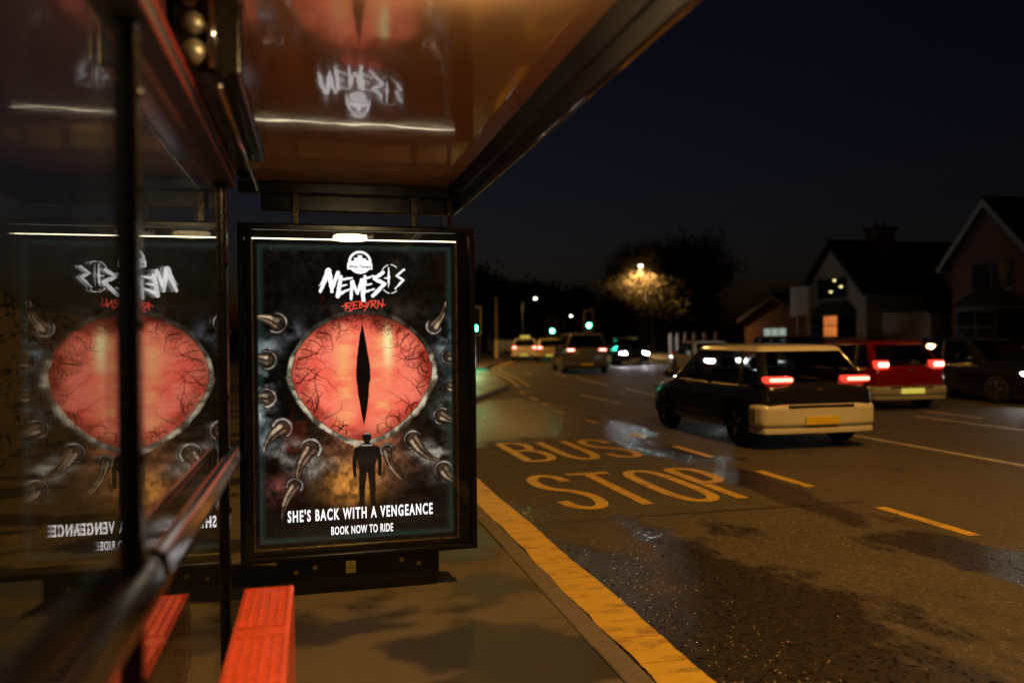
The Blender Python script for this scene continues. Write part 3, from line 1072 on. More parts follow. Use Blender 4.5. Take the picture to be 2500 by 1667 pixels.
# curved spikes with collars
def spike(bx, by, tx, ty, w0, seed, bright=1.0, ring=True):
    rg = np.random.default_rng(seed)
    bx, by, tx, ty = bx, by, tx, ty
    L = math.hypot(tx - bx, ty - by)
    nx_, ny_ = -(ty - by) / L, (tx - bx) / L
    pts = [(bx + (tx - bx) * t + nx_ * .10 * L * math.sin(PI * t), by + (ty - by) * t + ny_ * .10 * L * math.sin(PI * t)) for t in np.linspace(0, 1, 9)]
    wd = [w0 * (1 - t) ** .8 + .002 for t in np.linspace(0, 1, 9)]
    stroke(pts, [q * 1.12 for q in wd], s2l((14, 11, 9)), .95)
    stroke(pts, wd, s2l((62, 46, 36)) * bright, .95, (nC - .5) * .010)
    hp = [(x + nx_ * .20 * q, y_ + ny_ * .20 * q) for (x, y_), q in zip(pts, wd)]
    stroke(hp, [q * .26 for q in wd], s2l((226, 190, 156)) * bright, .68, (nC - .5) * .016, 1.8)
    hp = [(x - nx_ * .27 * q, y_ - ny_ * .27 * q) for (x, y_), q in zip(pts, wd)]
    stroke(hp, [q * .2 for q in wd], s2l((150, 120, 95)) * bright, .6, None, 1.5)
    if ring:
        a0 = math.atan2(by - ty, bx - tx)
        rr = w0 * .72
        arc = [(bx + rr * math.cos(a0 + s), by + rr * math.sin(a0 + s)) for s in np.linspace(-1.9, 1.9, 22)]
        stroke(arc, w0 * .34, s2l((40, 34, 29)), .95)
        stroke(arc, w0 * .09, s2l((196, 182, 168)) * bright, .7, (nC - .52) * .014, 1.5)


for q in ((0.13, .475, .0, .445, .075, 1, .9), (0.075, .685, -.04, .69, .07, 2, 1.0), (0.07, .90, -.04, .925, .07, 3, 1.0), (0.155, 1.075, .05, 1.21, .072, 4, 1.0), (0.31, 1.20, .235, 1.40, .078, 5, 1.0),
          (0.22, 1.41, .15, 1.62, .06, 6, .8), (1.03, .50, 1.10, .36, .06, 7, .8), (1.12, .68, 1.20, .665, .06, 8, 1.0), (1.12, .865, 1.20, .875, .06, 9, 1.0), (1.07, 1.035, 1.18, 1.065, .065, 10, .9),
          (0.90, 1.17, 1.07, 1.31, .072, 11, 1.0), (1.08, 1.36, 1.18, 1.44, .075, 12, .85), (0.745, 1.225, .83, 1.40, .05, 13, .75)):
    spike(*q)


tex = 0.25 + 1.1 * ss(vnoise(0.045, 41, 4, .65), .25, .78)
outm = ss(Dn, 1.0, 1.12)
IMG = IMG * (1 - outm[..., None] * (1 - tex[..., None]))


# standing figure seen from behind
def blob(poly, col, a=1.0):
    m = np.zeros((NV, NU), bool)
    n = len(poly)
    for i in range(n):
        (x1, y1), (x2, y2) = poly[i], poly[(i + 1) % n]
        if y1 == y2:
            continue
        c = ((YY >= min(y1, y2)) & (YY < max(y1, y2))) & (XX < (x2 - x1) * (YY - y1) / (y2 - y1) + x1)
        m ^= c
    blend(m * a, col)


fx, fy = 0.630, 1.115
dk = s2l((13, 11, 10))
stroke([(fx, fy + .028), (fx, fy + .034)], .052, dk)
stroke([(fx, fy + .05), (fx, fy + .08)], .032, dk)
blob([(fx - .022, fy + .065), (fx - .058, fy + .088), (fx - .062, fy + .13), (fx - .048, fy + .20), (fx - .045, fy + .235), (fx + .045, fy + .235), (fx + .048, fy + .20), (fx + .062, fy + .13), (fx + .058, fy + .088), (fx + .022, fy + .065)], s2l((22, 19, 17)))
for s in (-1, 1):
    stroke([(fx + s * .058, fy + .10), (fx + s * .074, fy + .17), (fx + s * .071, fy + .25)], [.032, .026, .019], dk)
    stroke([(fx + s * .024, fy + .225), (fx + s * .031, fy + .33), (fx + s * .031, fy + .41)], [.046, .036, .028], dk)
    stroke([(fx + s * .031, fy + .41), (fx + s * .039, fy + .425)], .030, dk)
    stroke([(fx + s * .088, fy + .15), (fx + s * .088, fy + .23)], .004, s2l((220, 130, 80)), .6)
stroke([(fx - .03, fy + .076), (fx + .03, fy + .076)], .006, s2l((235, 225, 215)), .5)
stroke([(fx - .013, fy + .010), (fx, fy + .006), (fx + .013, fy + .010)], .004, s2l((240, 235, 228)), .7)

# bottom fade and teal glow along the edges of the backlit sheet
blend(ss(YY, 1.50, 1.60) * .86, s2l((14, 13, 11)))
ed = np.minimum(np.minimum(XX, PW - XX), np.minimum(YY, PH - YY))
blend((1 - ss(ed, .03, .075)) * .45 * (0.6 + .4 * nA), s2l((48, 70, 62)))
blend((1 - ss(ed, .022, .036)), s2l((10, 9, 7)))


# hand-brushed title, strokes measured on the sheet
def zp(zx, zy):
    u = (zx - 262) / 1778.0
    return (u * PW, (zy - (232 + 32 * u)) / (2705 - 156 * u) * PH)


K = PW / 1778
rgh = (vnoise(0.012, 31, 2) - .5) * .006
WHT = np.array([1.25, 1.18, 1.2])
for pts, wd in (
        ([(905, 510), (870, 600), (835, 690)], (50, 40, 22)), ([(880, 560), (840, 610)], (22, 6)), ([(870, 590), (825, 640)], (18, 5)), ([(905, 510), (925, 600), (935, 690)], (42, 44, 24)), ([(990, 525), (960, 600), (930, 690)], (34, 30, 18)),
        ([(1012, 560), (985, 730)], (32, 36)), ([(1005, 585), (1110, 572)], (26, 12)), ([(1000, 645), (1065, 628)], (24, 12)), ([(985, 715), (1090, 668)], (34, 12)),
        ([(1112, 605), (1098, 755)], (34, 20)), ([(1115, 612), (1155, 705)], (32, 26)), ([(1155, 705), (1195, 590)], (26, 26)), ([(1190, 590), (1208, 765)], (30, 34)),
        ([(1225, 560), (1210, 695)], (28, 30)), ([(1215, 582), (1300, 552)], (22, 10)), ([(1213, 638), (1280, 622)], (20, 10)), ([(1208, 694), (1300, 668)], (26, 12)),
        ([(1385, 522), (1305, 578), (1395, 622), (1290, 728)], (30, 32, 36, 28)), ([(1434, 485), (1434, 560), (1430, 655)], (5, 22, 4)), ([(1392, 572), (1438, 574)], (4, 12)),
        ([(1572, 498), (1506, 552), (1562, 590), (1490, 664)], (16, 19, 22, 10))):
    stroke([zp(*p) for p in pts], [q * K for q in wd], WHT, 1.0, rgh)
for a0, a1 in ((-2.5, -1.8), (-1.5, -.95), (.95, 1.45), (1.7, 2.3)):
    arc = [zp(1448 + 92 * math.cos(s), 580 + 124 * math.sin(s)) for s in np.linspace(a0, a1, 14)]
    stroke(arc, 7 * K, WHT, 0.85, None)
RED = np.array([.95, .09, .06])
for pts in ([(1060, 790), (1050, 850)], [(1045, 795), (1100, 785), (1095, 815), (1058, 820)], [(1065, 820), (1105, 850)], [(1120, 782), (1115, 845)], [(1118, 785), (1158, 776)], [(1118, 812), (1150, 806)], [(1115, 842), (1158, 832)],
            [(1178, 774), (1172, 832)], [(1175, 776), (1206, 780), (1178, 800)], [(1178, 800), (1212, 812), (1172, 832)], [(1232, 784), (1252, 800), (1240, 826), (1220, 812), (1232, 784)], [(1262, 774), (1212, 858)],
            [(1282, 768), (1276, 828)], [(1272, 772), (1318, 768), (1312, 794), (1278, 800)], [(1285, 800), (1325, 838)], [(1338, 770), (1332, 826)], [(1338, 772), (1372, 822)], [(1372, 822), (1380, 756)],
            [(1022, 818), (1062, 806)], [(1100, 850), (1078, 862)], [(1375, 800), (1395, 806)]):
    stroke([zp(*p) for p in pts], [11 * K, 8 * K] if len(pts) == 2 else 9 * K, RED, 1.0, rgh * .5)
# white round badge with a towered skyline
bx, by = zp(1180, 436)
br = 102 * K
dd = np.hypot(XX - bx, YY - by)
blend(np.clip((br - dd) / PIX + .5, 0, 1), WHT)
blend(np.clip((br * .80 - dd) / PIX + .5, 0, 1) * (YY < by + .012), s2l((12, 10, 12)))
for x0, x1, h in ((-.052, -.030, .020), (-.034, -.012, .040), (-.012, .014, .054), (.012, .034, .036), (.03, .052, .026)):
    blend(((XX > bx + x0) & (XX < bx + x1) & (YY > by + .012 - h) & (YY < by + .012)) * 1.0, WHT)
blend(((np.abs(XX - bx) < br * 1.08) & (YY > by + .006) & (YY < by + .041)) * 1.0, WHT)

pm = bpy.data.meshes.new('poster')
vx = PX0 + XX.ravel()
vz = PZ1 - YY.ravel()
co = np.stack([vx - ORG[panel.name].x, np.full(vx.size, PY - ORG[panel.name].y), vz], 1)
idx = np.arange(NU * NV).reshape(NV, NU)
quads = np.stack([idx[:-1, :-1], idx[1:, :-1], idx[1:, 1:], idx[:-1, 1:]], -1).reshape(-1, 4)
pm.vertices.add(len(co))
pm.vertices.foreach_set('co', co.ravel())
pm.loops.add(quads.size)
pm.loops.foreach_set('vertex_index', quads.ravel().astype(np.int32))
pm.polygons.add(len(quads))
pm.polygons.foreach_set('loop_start', np.arange(0, quads.size, 4, dtype=np.int32))
pm.update(calc_edges=True)
ca = pm.color_attributes.new('print', 'FLOAT_COLOR', 'POINT')
rgba = np.ones((NU * NV, 4), np.float32)
rgba[:, :3] = np.clip(IMG.reshape(-1, 3), 0, 2)
ca.data.foreach_set('color', rgba.ravel())
t = NT('backlit_print')
at = t.n('Attribute')
at.attribute_name = 'print'
em = t.n('Emission')
t.set(em, 'Color', at.outputs['Color'])
em.inputs['Strength'].default_value = 1.15
t.t.links.new(em.outputs[0], t.out.inputs['Surface'])
poster = link('poster', pm, t.m, panel)
wall_text('lettering', "SHE'S BACK WITH A VENGEANCE", 0.090, PX0 + 0.512 * PW, PY - 0.003, PZ1 - 0.917 * PH, M['whitetext'], poster, bold=0.0024, spacing=1.25, width=0.715 * PW)
wall_text('lettering', 'BOOK NOW TO RIDE', 0.066, PX0 + 0.515 * PW, PY - 0.003, PZ1 - 0.967 * PH, M['whitetext'], poster, bold=0.0012, spacing=1.12, width=0.305 * PW)
wall_text('lettering', 'Alton Towers', 0.022, PX0 + bx, PY - 0.003, PZ1 - by - 0.032, M['ink'], poster, width=br * 1.95, bold=0.0006)
wall_text('lettering', 'RESORT', 0.011, PX0 + bx, PY - 0.003, PZ1 - by - 0.052, M['ink'], poster)

# ------------------------------------------------------------------ cars
def interp(x, xs, ys):
    """monotone-ish smooth interpolation"""
    if x <= xs[0]: return ys[0]
    if x >= xs[-1]: return ys[-1]
    for i in range(len(xs) - 1):
        if x <= xs[i + 1]:
            t = (x - xs[i]) / (xs[i + 1] - xs[i])
            t = t * t * (3 - 2 * t) * 0.5 + t * 0.5
            return ys[i] + (ys[i + 1] - ys[i]) * t


CARPAINT = {}


def paint(name, col, rough=0.22):
    if name not in CARPAINT:
        CARPAINT[name] = mat('car_paint_' + name, col, rough, var=0.08, scale=2, coat=0.8, rvar=0.04)
    return CARPAINT[name]


def make_car(name, label, loc, rz, body, L=4.0, W=1.74, H=1.45, style='hatch', tail=None, head=None, plate=None, group='cars on the road', roof=None, tailw=0.30, tailh=0.13, tailz=0.86, bumper=None, lower=None, bump_top=.50):
    car = thing(name, label, 'car', (loc[0], loc[1], RZ + 0.001), rz, group)
    ORG[car.name] = Vector((0, 0, 0))
    hw = W / 2
    belt = 0.62 * H
    zb = 0.19
    wr = 0.315
    ya, yb = -L / 2 + 0.70, L / 2 - 0.80          # axles
    hood = belt - 0.02
    # lower body: lofted sections along the length
    ys = [-L / 2, -L / 2 + .03, -L / 2 + .10, -L / 2 + .25, -L / 2 + .5, -L / 4, 0, L / 4 - .1, L / 2 - 1.15, L / 2 - .8, L / 2 - .45, L / 2 - .22, L / 2 - .08, L / 2 - .02, L / 2]
    tops = [belt - .10, belt - .03, belt + .005, belt + .02, belt + .01, belt - .005, belt - .01, belt, hood + .01, hood - .05, hood - .13, hood - .21, hood - .28, hood - .34, hood - .40]
    wid = [.84, .90, .945, .975, .995, 1.0, 1.0, 1.0, .995, .985, .955, .90, .82, .75, .70]
    bots = [zb + .16, zb + .10, zb + .05, zb + .02, zb, zb, zb, zb, zb, zb, zb + .01, zb + .02, zb + .05, zb + .09, zb + .13]
    if style == 'pickup':
        tops = [belt - .02, belt, belt, belt, belt, belt, belt, belt, hood + .04, hood, hood - .03, hood - .07, hood - .12, hood - .2, hood - .3]
    vs, rings = [], []
    fine = []
    for i in range(len(ys) - 1):
        k = 3 if ys[i + 1] - ys[i] > .25 else 1
        for j in range(k):
            fine.append(ys[i] + (ys[i + 1] - ys[i]) * j / k)
    fine.append(ys[-1])
    b = MB()
    for y in fine:
        zt, w_, z0 = interp(y, ys, tops), hw * interp(y, ys, wid), interp(y, ys, bots)
        hh = zt - z0
        half = [(.0, z0), (.80, z0), (.93, z0 + min(.04, hh * .08)), (.985, z0 + min(.14, hh * .22)), (.965, z0 + hh * .38), (1.0, z0 + hh * .58), (.995, z0 + hh * .70), (.965, z0 + hh * .88), (.925, zt - min(.015, hh * .03)), (.86, zt + .012), (.45, zt + .03), (0, zt + .036)]
        ring = [(x * w_, y, z) for x, z in half] + [(-x * w_, y, z) for x, z in half[-2:0:-1]]
        rings.append(len(vs))
        vs += ring
    n = 22
    fs = []
    for i in range(len(fine) - 1):
        for k in range(n):
            a, c = i * n + k, i * n + (k + 1) % n
            fs.append((a, c, c + n, a + n))
    fs.append(tuple(range(n)))
    fs.append(tuple((len(fine) - 1) * n + k for k in range(n - 1, -1, -1)))
    b.add(vs, fs)
    me = b.mesh('body')
    tmp = bpy.data.objects.new('tmp', me)
    COL.objects.link(tmp)
    cut = MB()
    for y in (ya, yb):
        cut.lathe([(wr + .05, -hw - .3), (wr + .05, -hw + .26)], (0, y, wr), 'x', 28)
        cut.lathe([(wr + .05, hw - .26), (wr + .05, hw + .3)], (0, y, wr), 'x', 28)
    cm = cut.mesh('cut')
    co_ = bpy.data.objects.new('cut', cm)
    COL.objects.link(co_)
    bo = tmp.modifiers.new('b', 'BOOLEAN')
    bo.object = co_
    bo.operation = 'DIFFERENCE'
    bo.solver = 'FAST'
    dg = bpy.context.evaluated_depsgraph_get()
    me2 = bpy.data.meshes.new_from_object(tmp.evaluated_get(dg))
    bpy.data.objects.remove(tmp)
    bpy.data.objects.remove(co_)
    me2.materials.clear()
    me2.polygons.foreach_set('use_smooth', [True] * len(me2.polygons))
    bobj = link('body', me2, body, car)
    es = bobj.modifiers.new('split', 'EDGE_SPLIT')
    es.split_angle = R_(38)
    # cabin: stacked plan outlines
    if style == 'hatch':
        yr0, yr1, yf1, yf0 = -L / 2 + .06, -L / 2 + .48, L / 2 - 1.72, L / 2 - 1.02
    elif style == 'suv':
        yr0, yr1, yf1, yf0 = -L / 2 + .05, -L / 2 + .26, L / 2 - 1.75, L / 2 - 1.12
    elif style == 'pickup':
        yr0, yr1, yf1, yf0 = -L / 2 + 1.55, -L / 2 + 1.72, L / 2 - 1.95, L / 2 - 1.3
    else:
        yr0, yr1, yf1, yf0 = -L / 2 + .55, -L / 2 + 1.15, L / 2 - 1.85, L / 2 - 1.15
    z0, z1 = belt + .0, H
    rw0, rw1 = hw * .93, hw * .70

    def lev(v):
        c = v ** 1.25
        return (rw0 + (rw1 - rw0) * c, yr0 + (yr1 - yr0) * (v ** 1.15), yf0 + (yf1 - yf0) * (v ** .92), z0 + (z1 - z0) * v)

    def outline(v):
        w_, a, f, z = lev(v)
        if v > .99:
            pass
        r = .10
        pts = []
        for cx_, cy_, a0 in ((w_ - r, f - r * 1.6, 0), (-w_ + r, f - r * 1.6, PI / 2), (-w_ + r, a + r * 1.2, PI), (w_ - r, a + r * 1.2, 1.5 * PI)):
            for k in range(5):
                an = a0 + PI / 2 * k / 4
                pts.append((cx_ + r * math.cos(an), cy_ + r * (1.6 if a0 < PI else 1.2) * math.sin(an), z))
        return pts
    c = MB()
    vv = [0, .3, .6, .84, .94]
    rows = [outline(v) for v in vv]
    w_, a, f, z = lev(.94)
    top_ = [(x * .90, (y - (a + f) / 2) * .93 + (a + f) / 2, z1 - .012) for x, y, _ in rows[-1]]
    top2 = [(x * .5, (y - (a + f) / 2) * .6 + (a + f) / 2, z1 + .006) for x, y, _ in rows[-1]]
    rows += [top_, top2]
    m_ = len(rows[0])
    c.v = [p for r_ in rows for p in r_]
    for i in range(len(rows) - 1):
        for k in range(m_):
            if i < 3 and k in (4, 9, 14, 19):
                continue
            c.f.append((i * m_ + k, i * m_ + (k + 1) % m_, (i + 1) * m_ + (k + 1) % m_, (i + 1) * m_ + k))
    c.f.append(tuple((len(rows) - 1) * m_ + k for k in range(m_)))
    for c0 in (0, 5, 10, 15):
        low = MB()
        low.v = [rows[i][c0 + k] for i in range(4) for k in range(5)]
        low.f = [(i * 5 + k, i * 5 + k + 1, i * 5 + k + 6, i * 5 + k + 5) for i in range(3) for k in range(4)]
        low.build('pillar', body, car, local=True, smooth=True)
    upp = MB()
    upp.v, upp.f = c.v[3 * m_:], [tuple(i - 3 * m_ for i in q) for q in c.f if min(q) >= 3 * m_]
    upp.build('roof', roof or body, car, local=True, smooth=True)

    # glazing panels set just proud of the cabin skin
    def side_win(s, t0, t1, v0=.0, v1=.85):
        g = MB()
        N = 5
        pv = []
        for i in range(N + 1):
            v = v0 + (v1 - v0) * i / N
            w_, a, f, z = lev(v)
            for t_ in (t0, t1):
                pv.append((s * (w_ - .004), a + .10 + (f - a - .24) * t_, z))
        g.add(pv, [(2 * i, 2 * i + 1, 2 * i + 3, 2 * i + 2) for i in range(N)])
        g.build('side_window', M['carglass'], car, local=True)

    def end_win(nm_, front, v0=.0, v1=.85):
        g = MB()
        N = 5
        pv = []
        for i in range(N + 1):
            v = v0 + (v1 - v0) * i / N
            w_, a, f, z = lev(v)
            for q in (-1, -.5, 0, .5, 1):
                y_ = (f - .004) if front else (a + .004)
                pv.append((q * (w_ - .09), y_, z))
        g.add(pv, [(5 * i + k, 5 * i + k + 1, 5 * i + k + 6, 5 * i + k + 5) for i in range(N) for k in range(4)])
        return g.build(nm_, M['carglass'], car, local=True)
    for s in (-1, 1):
        for t0, t1 in ((.0, .20), (.20, .57), (.57, 1.0)):
            side_win(s, t0, t1)
        for t_ in (.20, .57):
            pp = MB()
            pv = []
            for v in (0, .3, .6, .86):
                w_, a, f, z = lev(v)
                yc = a + .10 + (f - a - .24) * t_
                for dx, dy in ((.004, -.035), (.004, .035), (-.03, .035), (-.03, -.035)):
                    pv.append((s * (w_ + dx), yc + dy, z))
            pp.add(pv, [(4 * i + k, 4 * i + (k + 1) % 4, 4 * i + 4 + (k + 1) % 4, 4 * i + 4 + k) for i in range(3) for k in range(4)])
            pp.build('pillar', M['trim'], car, local=True)
        for yy in (yf0 - 1.05, yf0 - 1.95):
            if yy > yr0 + .45:
                seat = MB().box(s * .38 - .23, s * .38 + .23, yy - .10, yy + .05, belt - .05, belt + .16)
                seat.box(s * .38 - .12, s * .38 + .12, yy - .09, yy + .0, belt + .19, belt + .34)
                seat.build('seat', M['trim'], car, local=True, bevel=.04)
    rwin = end_win('rear_window', False)
    end_win('windscreen', True)
    MB().tube([(.05, lev(.14)[1] - .03, lev(.14)[3]), (-.22, lev(.2)[1] - .03, lev(.2)[3])], .008, 6).build('wiper', M['trim'], rwin, local=True)
    # wheels
    for y in (ya, yb):
        for s in (-1, 1):
            x = s * (hw - .115)
            wl = MB().lathe([(wr * .62, -.09), (wr * .93, -.10), (wr, -.06), (wr, .06), (wr * .93, .10), (wr * .62, .09)], (x, y, wr), 'x', 24).build('wheel', M['tyre'], car, local=True, smooth=True)
            MB().lathe([(wr * .60, .088 * s), (wr * .58, .070 * s), (wr * .25, .062 * s), (wr * .14, .085 * s), (.01, .088 * s)], (x, y, wr), 'x', 20).build('rim', M['rim'], wl, local=True)
            sp = MB()
            for k in range(5):
                an = 2 * PI * k / 5
                sp.tube([(x + s * .085, y + .05 * math.cos(an), wr + .05 * math.sin(an)), (x + s * .088, y + wr * .57 * math.cos(an), wr + wr * .57 * math.sin(an))], [.022, .03], 5)
            sp.build('spokes', M['rim'], wl, local=True)
    # bumpers and trim
    bp = bumper or body
    yb_ = -L / 2
    pr = [(-hw * 1.012, yb_ + .34), (-hw * 1.005, yb_ + .13), (-hw * .95, yb_ - .005), (-hw * .66, yb_ - .045), (0, yb_ - .055), (hw * .66, yb_ - .045), (hw * .95, yb_ - .005), (hw * 1.005, yb_ + .13), (hw * 1.012, yb_ + .34)]
    MB().prism(pr, .30, bump_top, 'z').build('rear_bumper', bp, car, local=True, bevel=.07, seg=4)
    pr2 = [(x * .97, y_ + .012) for x, y_ in pr]
    MB().prism(pr2, .22, .298, 'z').build('bumper_valance', lower or M['trim'], car, local=True, bevel=.015)
    box('bumper_slot', M['trim'], car, -hw * .55, hw * .55, yb_ - .058, yb_ + .05, bump_top - .045, bump_top - .012, .004, True)
    yf_ = L / 2
    prf = [(-hw * .93, yf_ - .30), (-hw * .86, yf_ - .10), (-hw * .6, yf_ + .015), (0, yf_ + .04), (hw * .6, yf_ + .015), (hw * .86, yf_ - .10), (hw * .93, yf_ - .30)]
    MB().prism(prf, .24, .46, 'z').build('front_bumper', body, car, local=True, bevel=.03)
    box('grille', M['trim'], car, -hw * .45, hw * .45, yf_ - .1, yf_ + .044, .32, .40, .006, True)
    for s in (-1, 1):
        # wing mirror
        MB().lathe([(.03, 0), (.075, .02), (.08, .07), (.05, .11)], (s * (hw + .09), yf0 - .30, belt + .07), 'y', 10).build('wing_mirror', body, car, local=True, smooth=True)
        box('mirror_stalk', M['trim'], car, min(s * (hw - .06), s * (hw + .06)), max(s * (hw - .06), s * (hw + .06)), yf0 - .285, yf0 - .225, belt + .03, belt + .06, .004, True)
        # door handle and sill
        box('door_handle', M['trim'], car, min(s * hw * .985, s * (hw + .02)), max(s * hw * .985, s * (hw + .02)), -.05, .12, belt - .13, belt - .10, .006, True)
        # lamps
        x0, x1 = sorted((s * (hw * .88), s * (hw * .88 - tailw)))
        zz = tailz
        MB().prism([(x0, yb_ + .17), (x0 if s < 0 else x0, yb_ + .0), ((x0 + x1) / 2, yb_ - .022), (x1, yb_ + .0), (x1, yb_ + .17)], zz - tailh / 2, zz + tailh / 2, 'z').build('tail_light', M['lens_red'] if tail else M['reflector'], car, local=True, bevel=.03)
        if tail:
            box('lamp_bar', tail, car, x0 + .03, x1 - .03, yb_ - .030, yb_ + .0, zz - tailh * .22, zz + tailh * .28, .012, True)
        x0, x1 = sorted((s * hw * .50, s * hw * .83))
        yo = yf_ - .13
        MB().prism([(x0, yo - .1), (x1, yo - .22), (x1, yo - .06), (x0, yo + .055)], .58, .69, 'z').build('headlight', head or M['rim'], car, local=True, bevel=.012)
    box('number_plate', plate or M['plate'], car, -.26, .26, yb_ - .072, yb_ - .057, .345, .455, .003, True)
    box('number_plate', M['whitepaint'], car, -.26, .26, yf_ + .046, yf_ + .056, .26, .37, .003, True)
    box('badge', M['rim'], car, -.05, .05, yb_ - .012, yb_ + .02, .80, .84, .006, True)
    return car


WHITE_CAR = paint('white', (0.62, 0.62, 0.60))
RED_CAR = paint('red', (0.17, 0.004, 0.006))
SILVER = paint('silver', (0.34, 0.35, 0.37))
GREY = paint('grey', (0.12, 0.12, 0.125))
BLACKC = paint('black', (0.012, 0.012, 0.014))
CREAM = paint('cream', (0.50, 0.42, 0.28))

carF = make_car('hatchback_car', 'black hatchback with pale roof and tall white rear bumper, nearest car to the shelter', (6.74, 11.65), R_(-1), BLACKC, roof=WHITE_CAR, bumper=WHITE_CAR, lower=WHITE_CAR, bump_top=.62, L=4.0, W=1.80, H=1.42, tail=M['tail'], tailw=.40, tailh=.09, tailz=.95)
make_car('hatchback_car', 'red hatchback with bright brake lights and silver bumper, right of the pale-roofed car', (11.95, 15.9), R_(-4), RED_CAR, L=3.9, W=1.74, H=1.42, tail=M['brake'], tailw=.28, tailh=.17, tailz=.93, bumper=SILVER, lower=SILVER, plate=M['platelit'])
make_car('estate_car', 'silver car with lit headlights coming towards the shelter behind the nearest car', (14.75, 28.3), R_(180 - 8), SILVER, L=4.2, W=1.78, H=1.36, style='saloon', head=M['headdim'])
make_car('saloon_car', 'black car at the right edge of the picture facing the shelter', (15.5, 16.1), R_(180), BLACKC, L=4.4, W=1.80, H=1.46, style='saloon', head=M['headdim'])
make_car('people_carrier', 'tall grey car with red tail lights waiting under the taller green signal', (11.55, 34.4), R_(-10), GREY, L=4.9, W=1.92, H=1.72, style='suv', tail=M['brake'], tailw=.34, tailh=.12, tailz=1.00)
make_car('oncoming_car', 'small distant car with two dazzling white headlights on the main road', (16.9, 41.5), R_(180 - 14), BLACKC, L=4.1, W=1.74, H=1.46, head=M['head'])
make_car('estate_car', 'cream estate car waiting at the shorter green signal', (15.0, 50.5), R_(-16), CREAM, L=4.3, W=1.78, H=1.46, style='suv', tail=M['brake'], tailw=.30, tailh=.18, tailz=.88, plate=M['platelit'])
taxi = make_car('taxi', 'white taxi with a roof sign, farthest left car in the queue', (13.9, 52.6), R_(-16), WHITE_CAR, L=4.3, W=1.78, H=1.48, style='saloon', tail=M['brake'], tailw=.26, tailh=.17, tailz=.88, plate=M['platelit'])
taxi['category'] = 'taxi'
box('roof_sign', M['platelit'], taxi, -.32, .32, -.38, -.16, 1.49, 1.66, .02, True)
make_car('parked_car', 'unlit dark car in the far lane behind the red hatchback', (16.0, 24.2), R_(176), BLACKC, L=4.3, W=1.8, H=1.52, style='suv')

# ------------------------------------------------------------------ street lamps
def street_lamp(label, base, head, hcol, power, headm, h_col=M['pole'], group='street lamps', on=True, tilt=0.0):
    bx_, by_ = base
    o = thing('street_lamp', label, 'street lamp', (bx_, by_, 0), 0, group)
    hx, hy, hz = head
    d = Vector((hx - bx_, hy - by_, 0))
    u = d.normalized()
    MB().lathe([(.10, 0), (.10, 1.3), (.065, 1.36), (.05, hz - .1)], (bx_, by_, 0), 'z', 12).build('column', h_col, o, smooth=False)
    MB().tube([(bx_, by_, hz - .15), (bx_ + u.x * .12, by_ + u.y * .12, hz + .02), (hx - u.x * .25, hy - u.y * .25, hz + .10), (hx, hy, hz + .09)], [.045, .04, .035, .03], 8).build('arm', h_col, o)
    ln = MB().lathe([(.05, .13), (.17, .10), (.20, .05), (.19, .03)], (hx, hy, hz), 'z', 16).build('lantern', M['black'], o)
    MB().lathe([(.18, .028), (.16, -.02), (.10, -.055), (.02, -.065)], (hx, hy, hz), 'z', 16).build('lens', headm, ln, smooth=True)
    if power:
        light('lamp_light', 'SPOT', (hx, hy, hz - .10), power, hcol, o, size=.14, rot=(0, 0, 0), spot=R_(165), blend=.5)
    return o


M['sodiumlens'] = emit('sodium_lens', SODIUM, 40.0)
# the lamp that lights the bay stands behind the camera
street_lamp('tall sodium street lamp reaching out over the bus bay behind the shelter', (1.0, -0.8), (6.4, 2.6, 10.2), SODIUM, 5400, M['sodiumlens'])
street_lamp('street lamp shining on the bare tree across the junction', (27.6, 62.5), (26.2, 61.8, 7.2), (1.0, 0.60, 0.20), 3600, M['warmhead'])
street_lamp('street lamp on the left beyond the white-based pole', (26.1, 100), (27.6, 99.2, 6.35), WARM, 900, M['warmhead'])
for lab, b_, h_ in (('small far street lamp between the two green signals', (41.2, 130), (42.4, 130, 4.9)),
                    ('distant street lamp low over the queue, right of the taller signal', (60.4, 160), (61.5, 160, 2.6)),
                    ('distant pale street lamp under the lit bare tree', (53.2, 120), (52.2, 120, 2.3))):
    street_lamp(lab, b_, h_, WARM, 0, M['warmhead'])
# unseen sodium lamp added on the far side to light houses and cars faintly
street_lamp('added street lamp on the far pavement, unseen out of the picture to the right', (19.0, 13.0), (17.6, 13.0, 8.0), SODIUM, 330, M['sodiumlens'])
street_lamp('added street lamp on the near pavement, unseen behind the shelter roof', (4.6, 29.0), (6.6, 29.6, 9.0), SODIUM, 1200, M['sodiumlens'])  # added out of sight to brighten the road farther along
street_lamp('added street lamp on the near pavement, unseen behind the poster panel', (7.4, 46.0), (8.8, 46.3, 7.0), SODIUM, 2400, M['sodiumlens'])  # added out of sight to brighten the signal boards and the junction

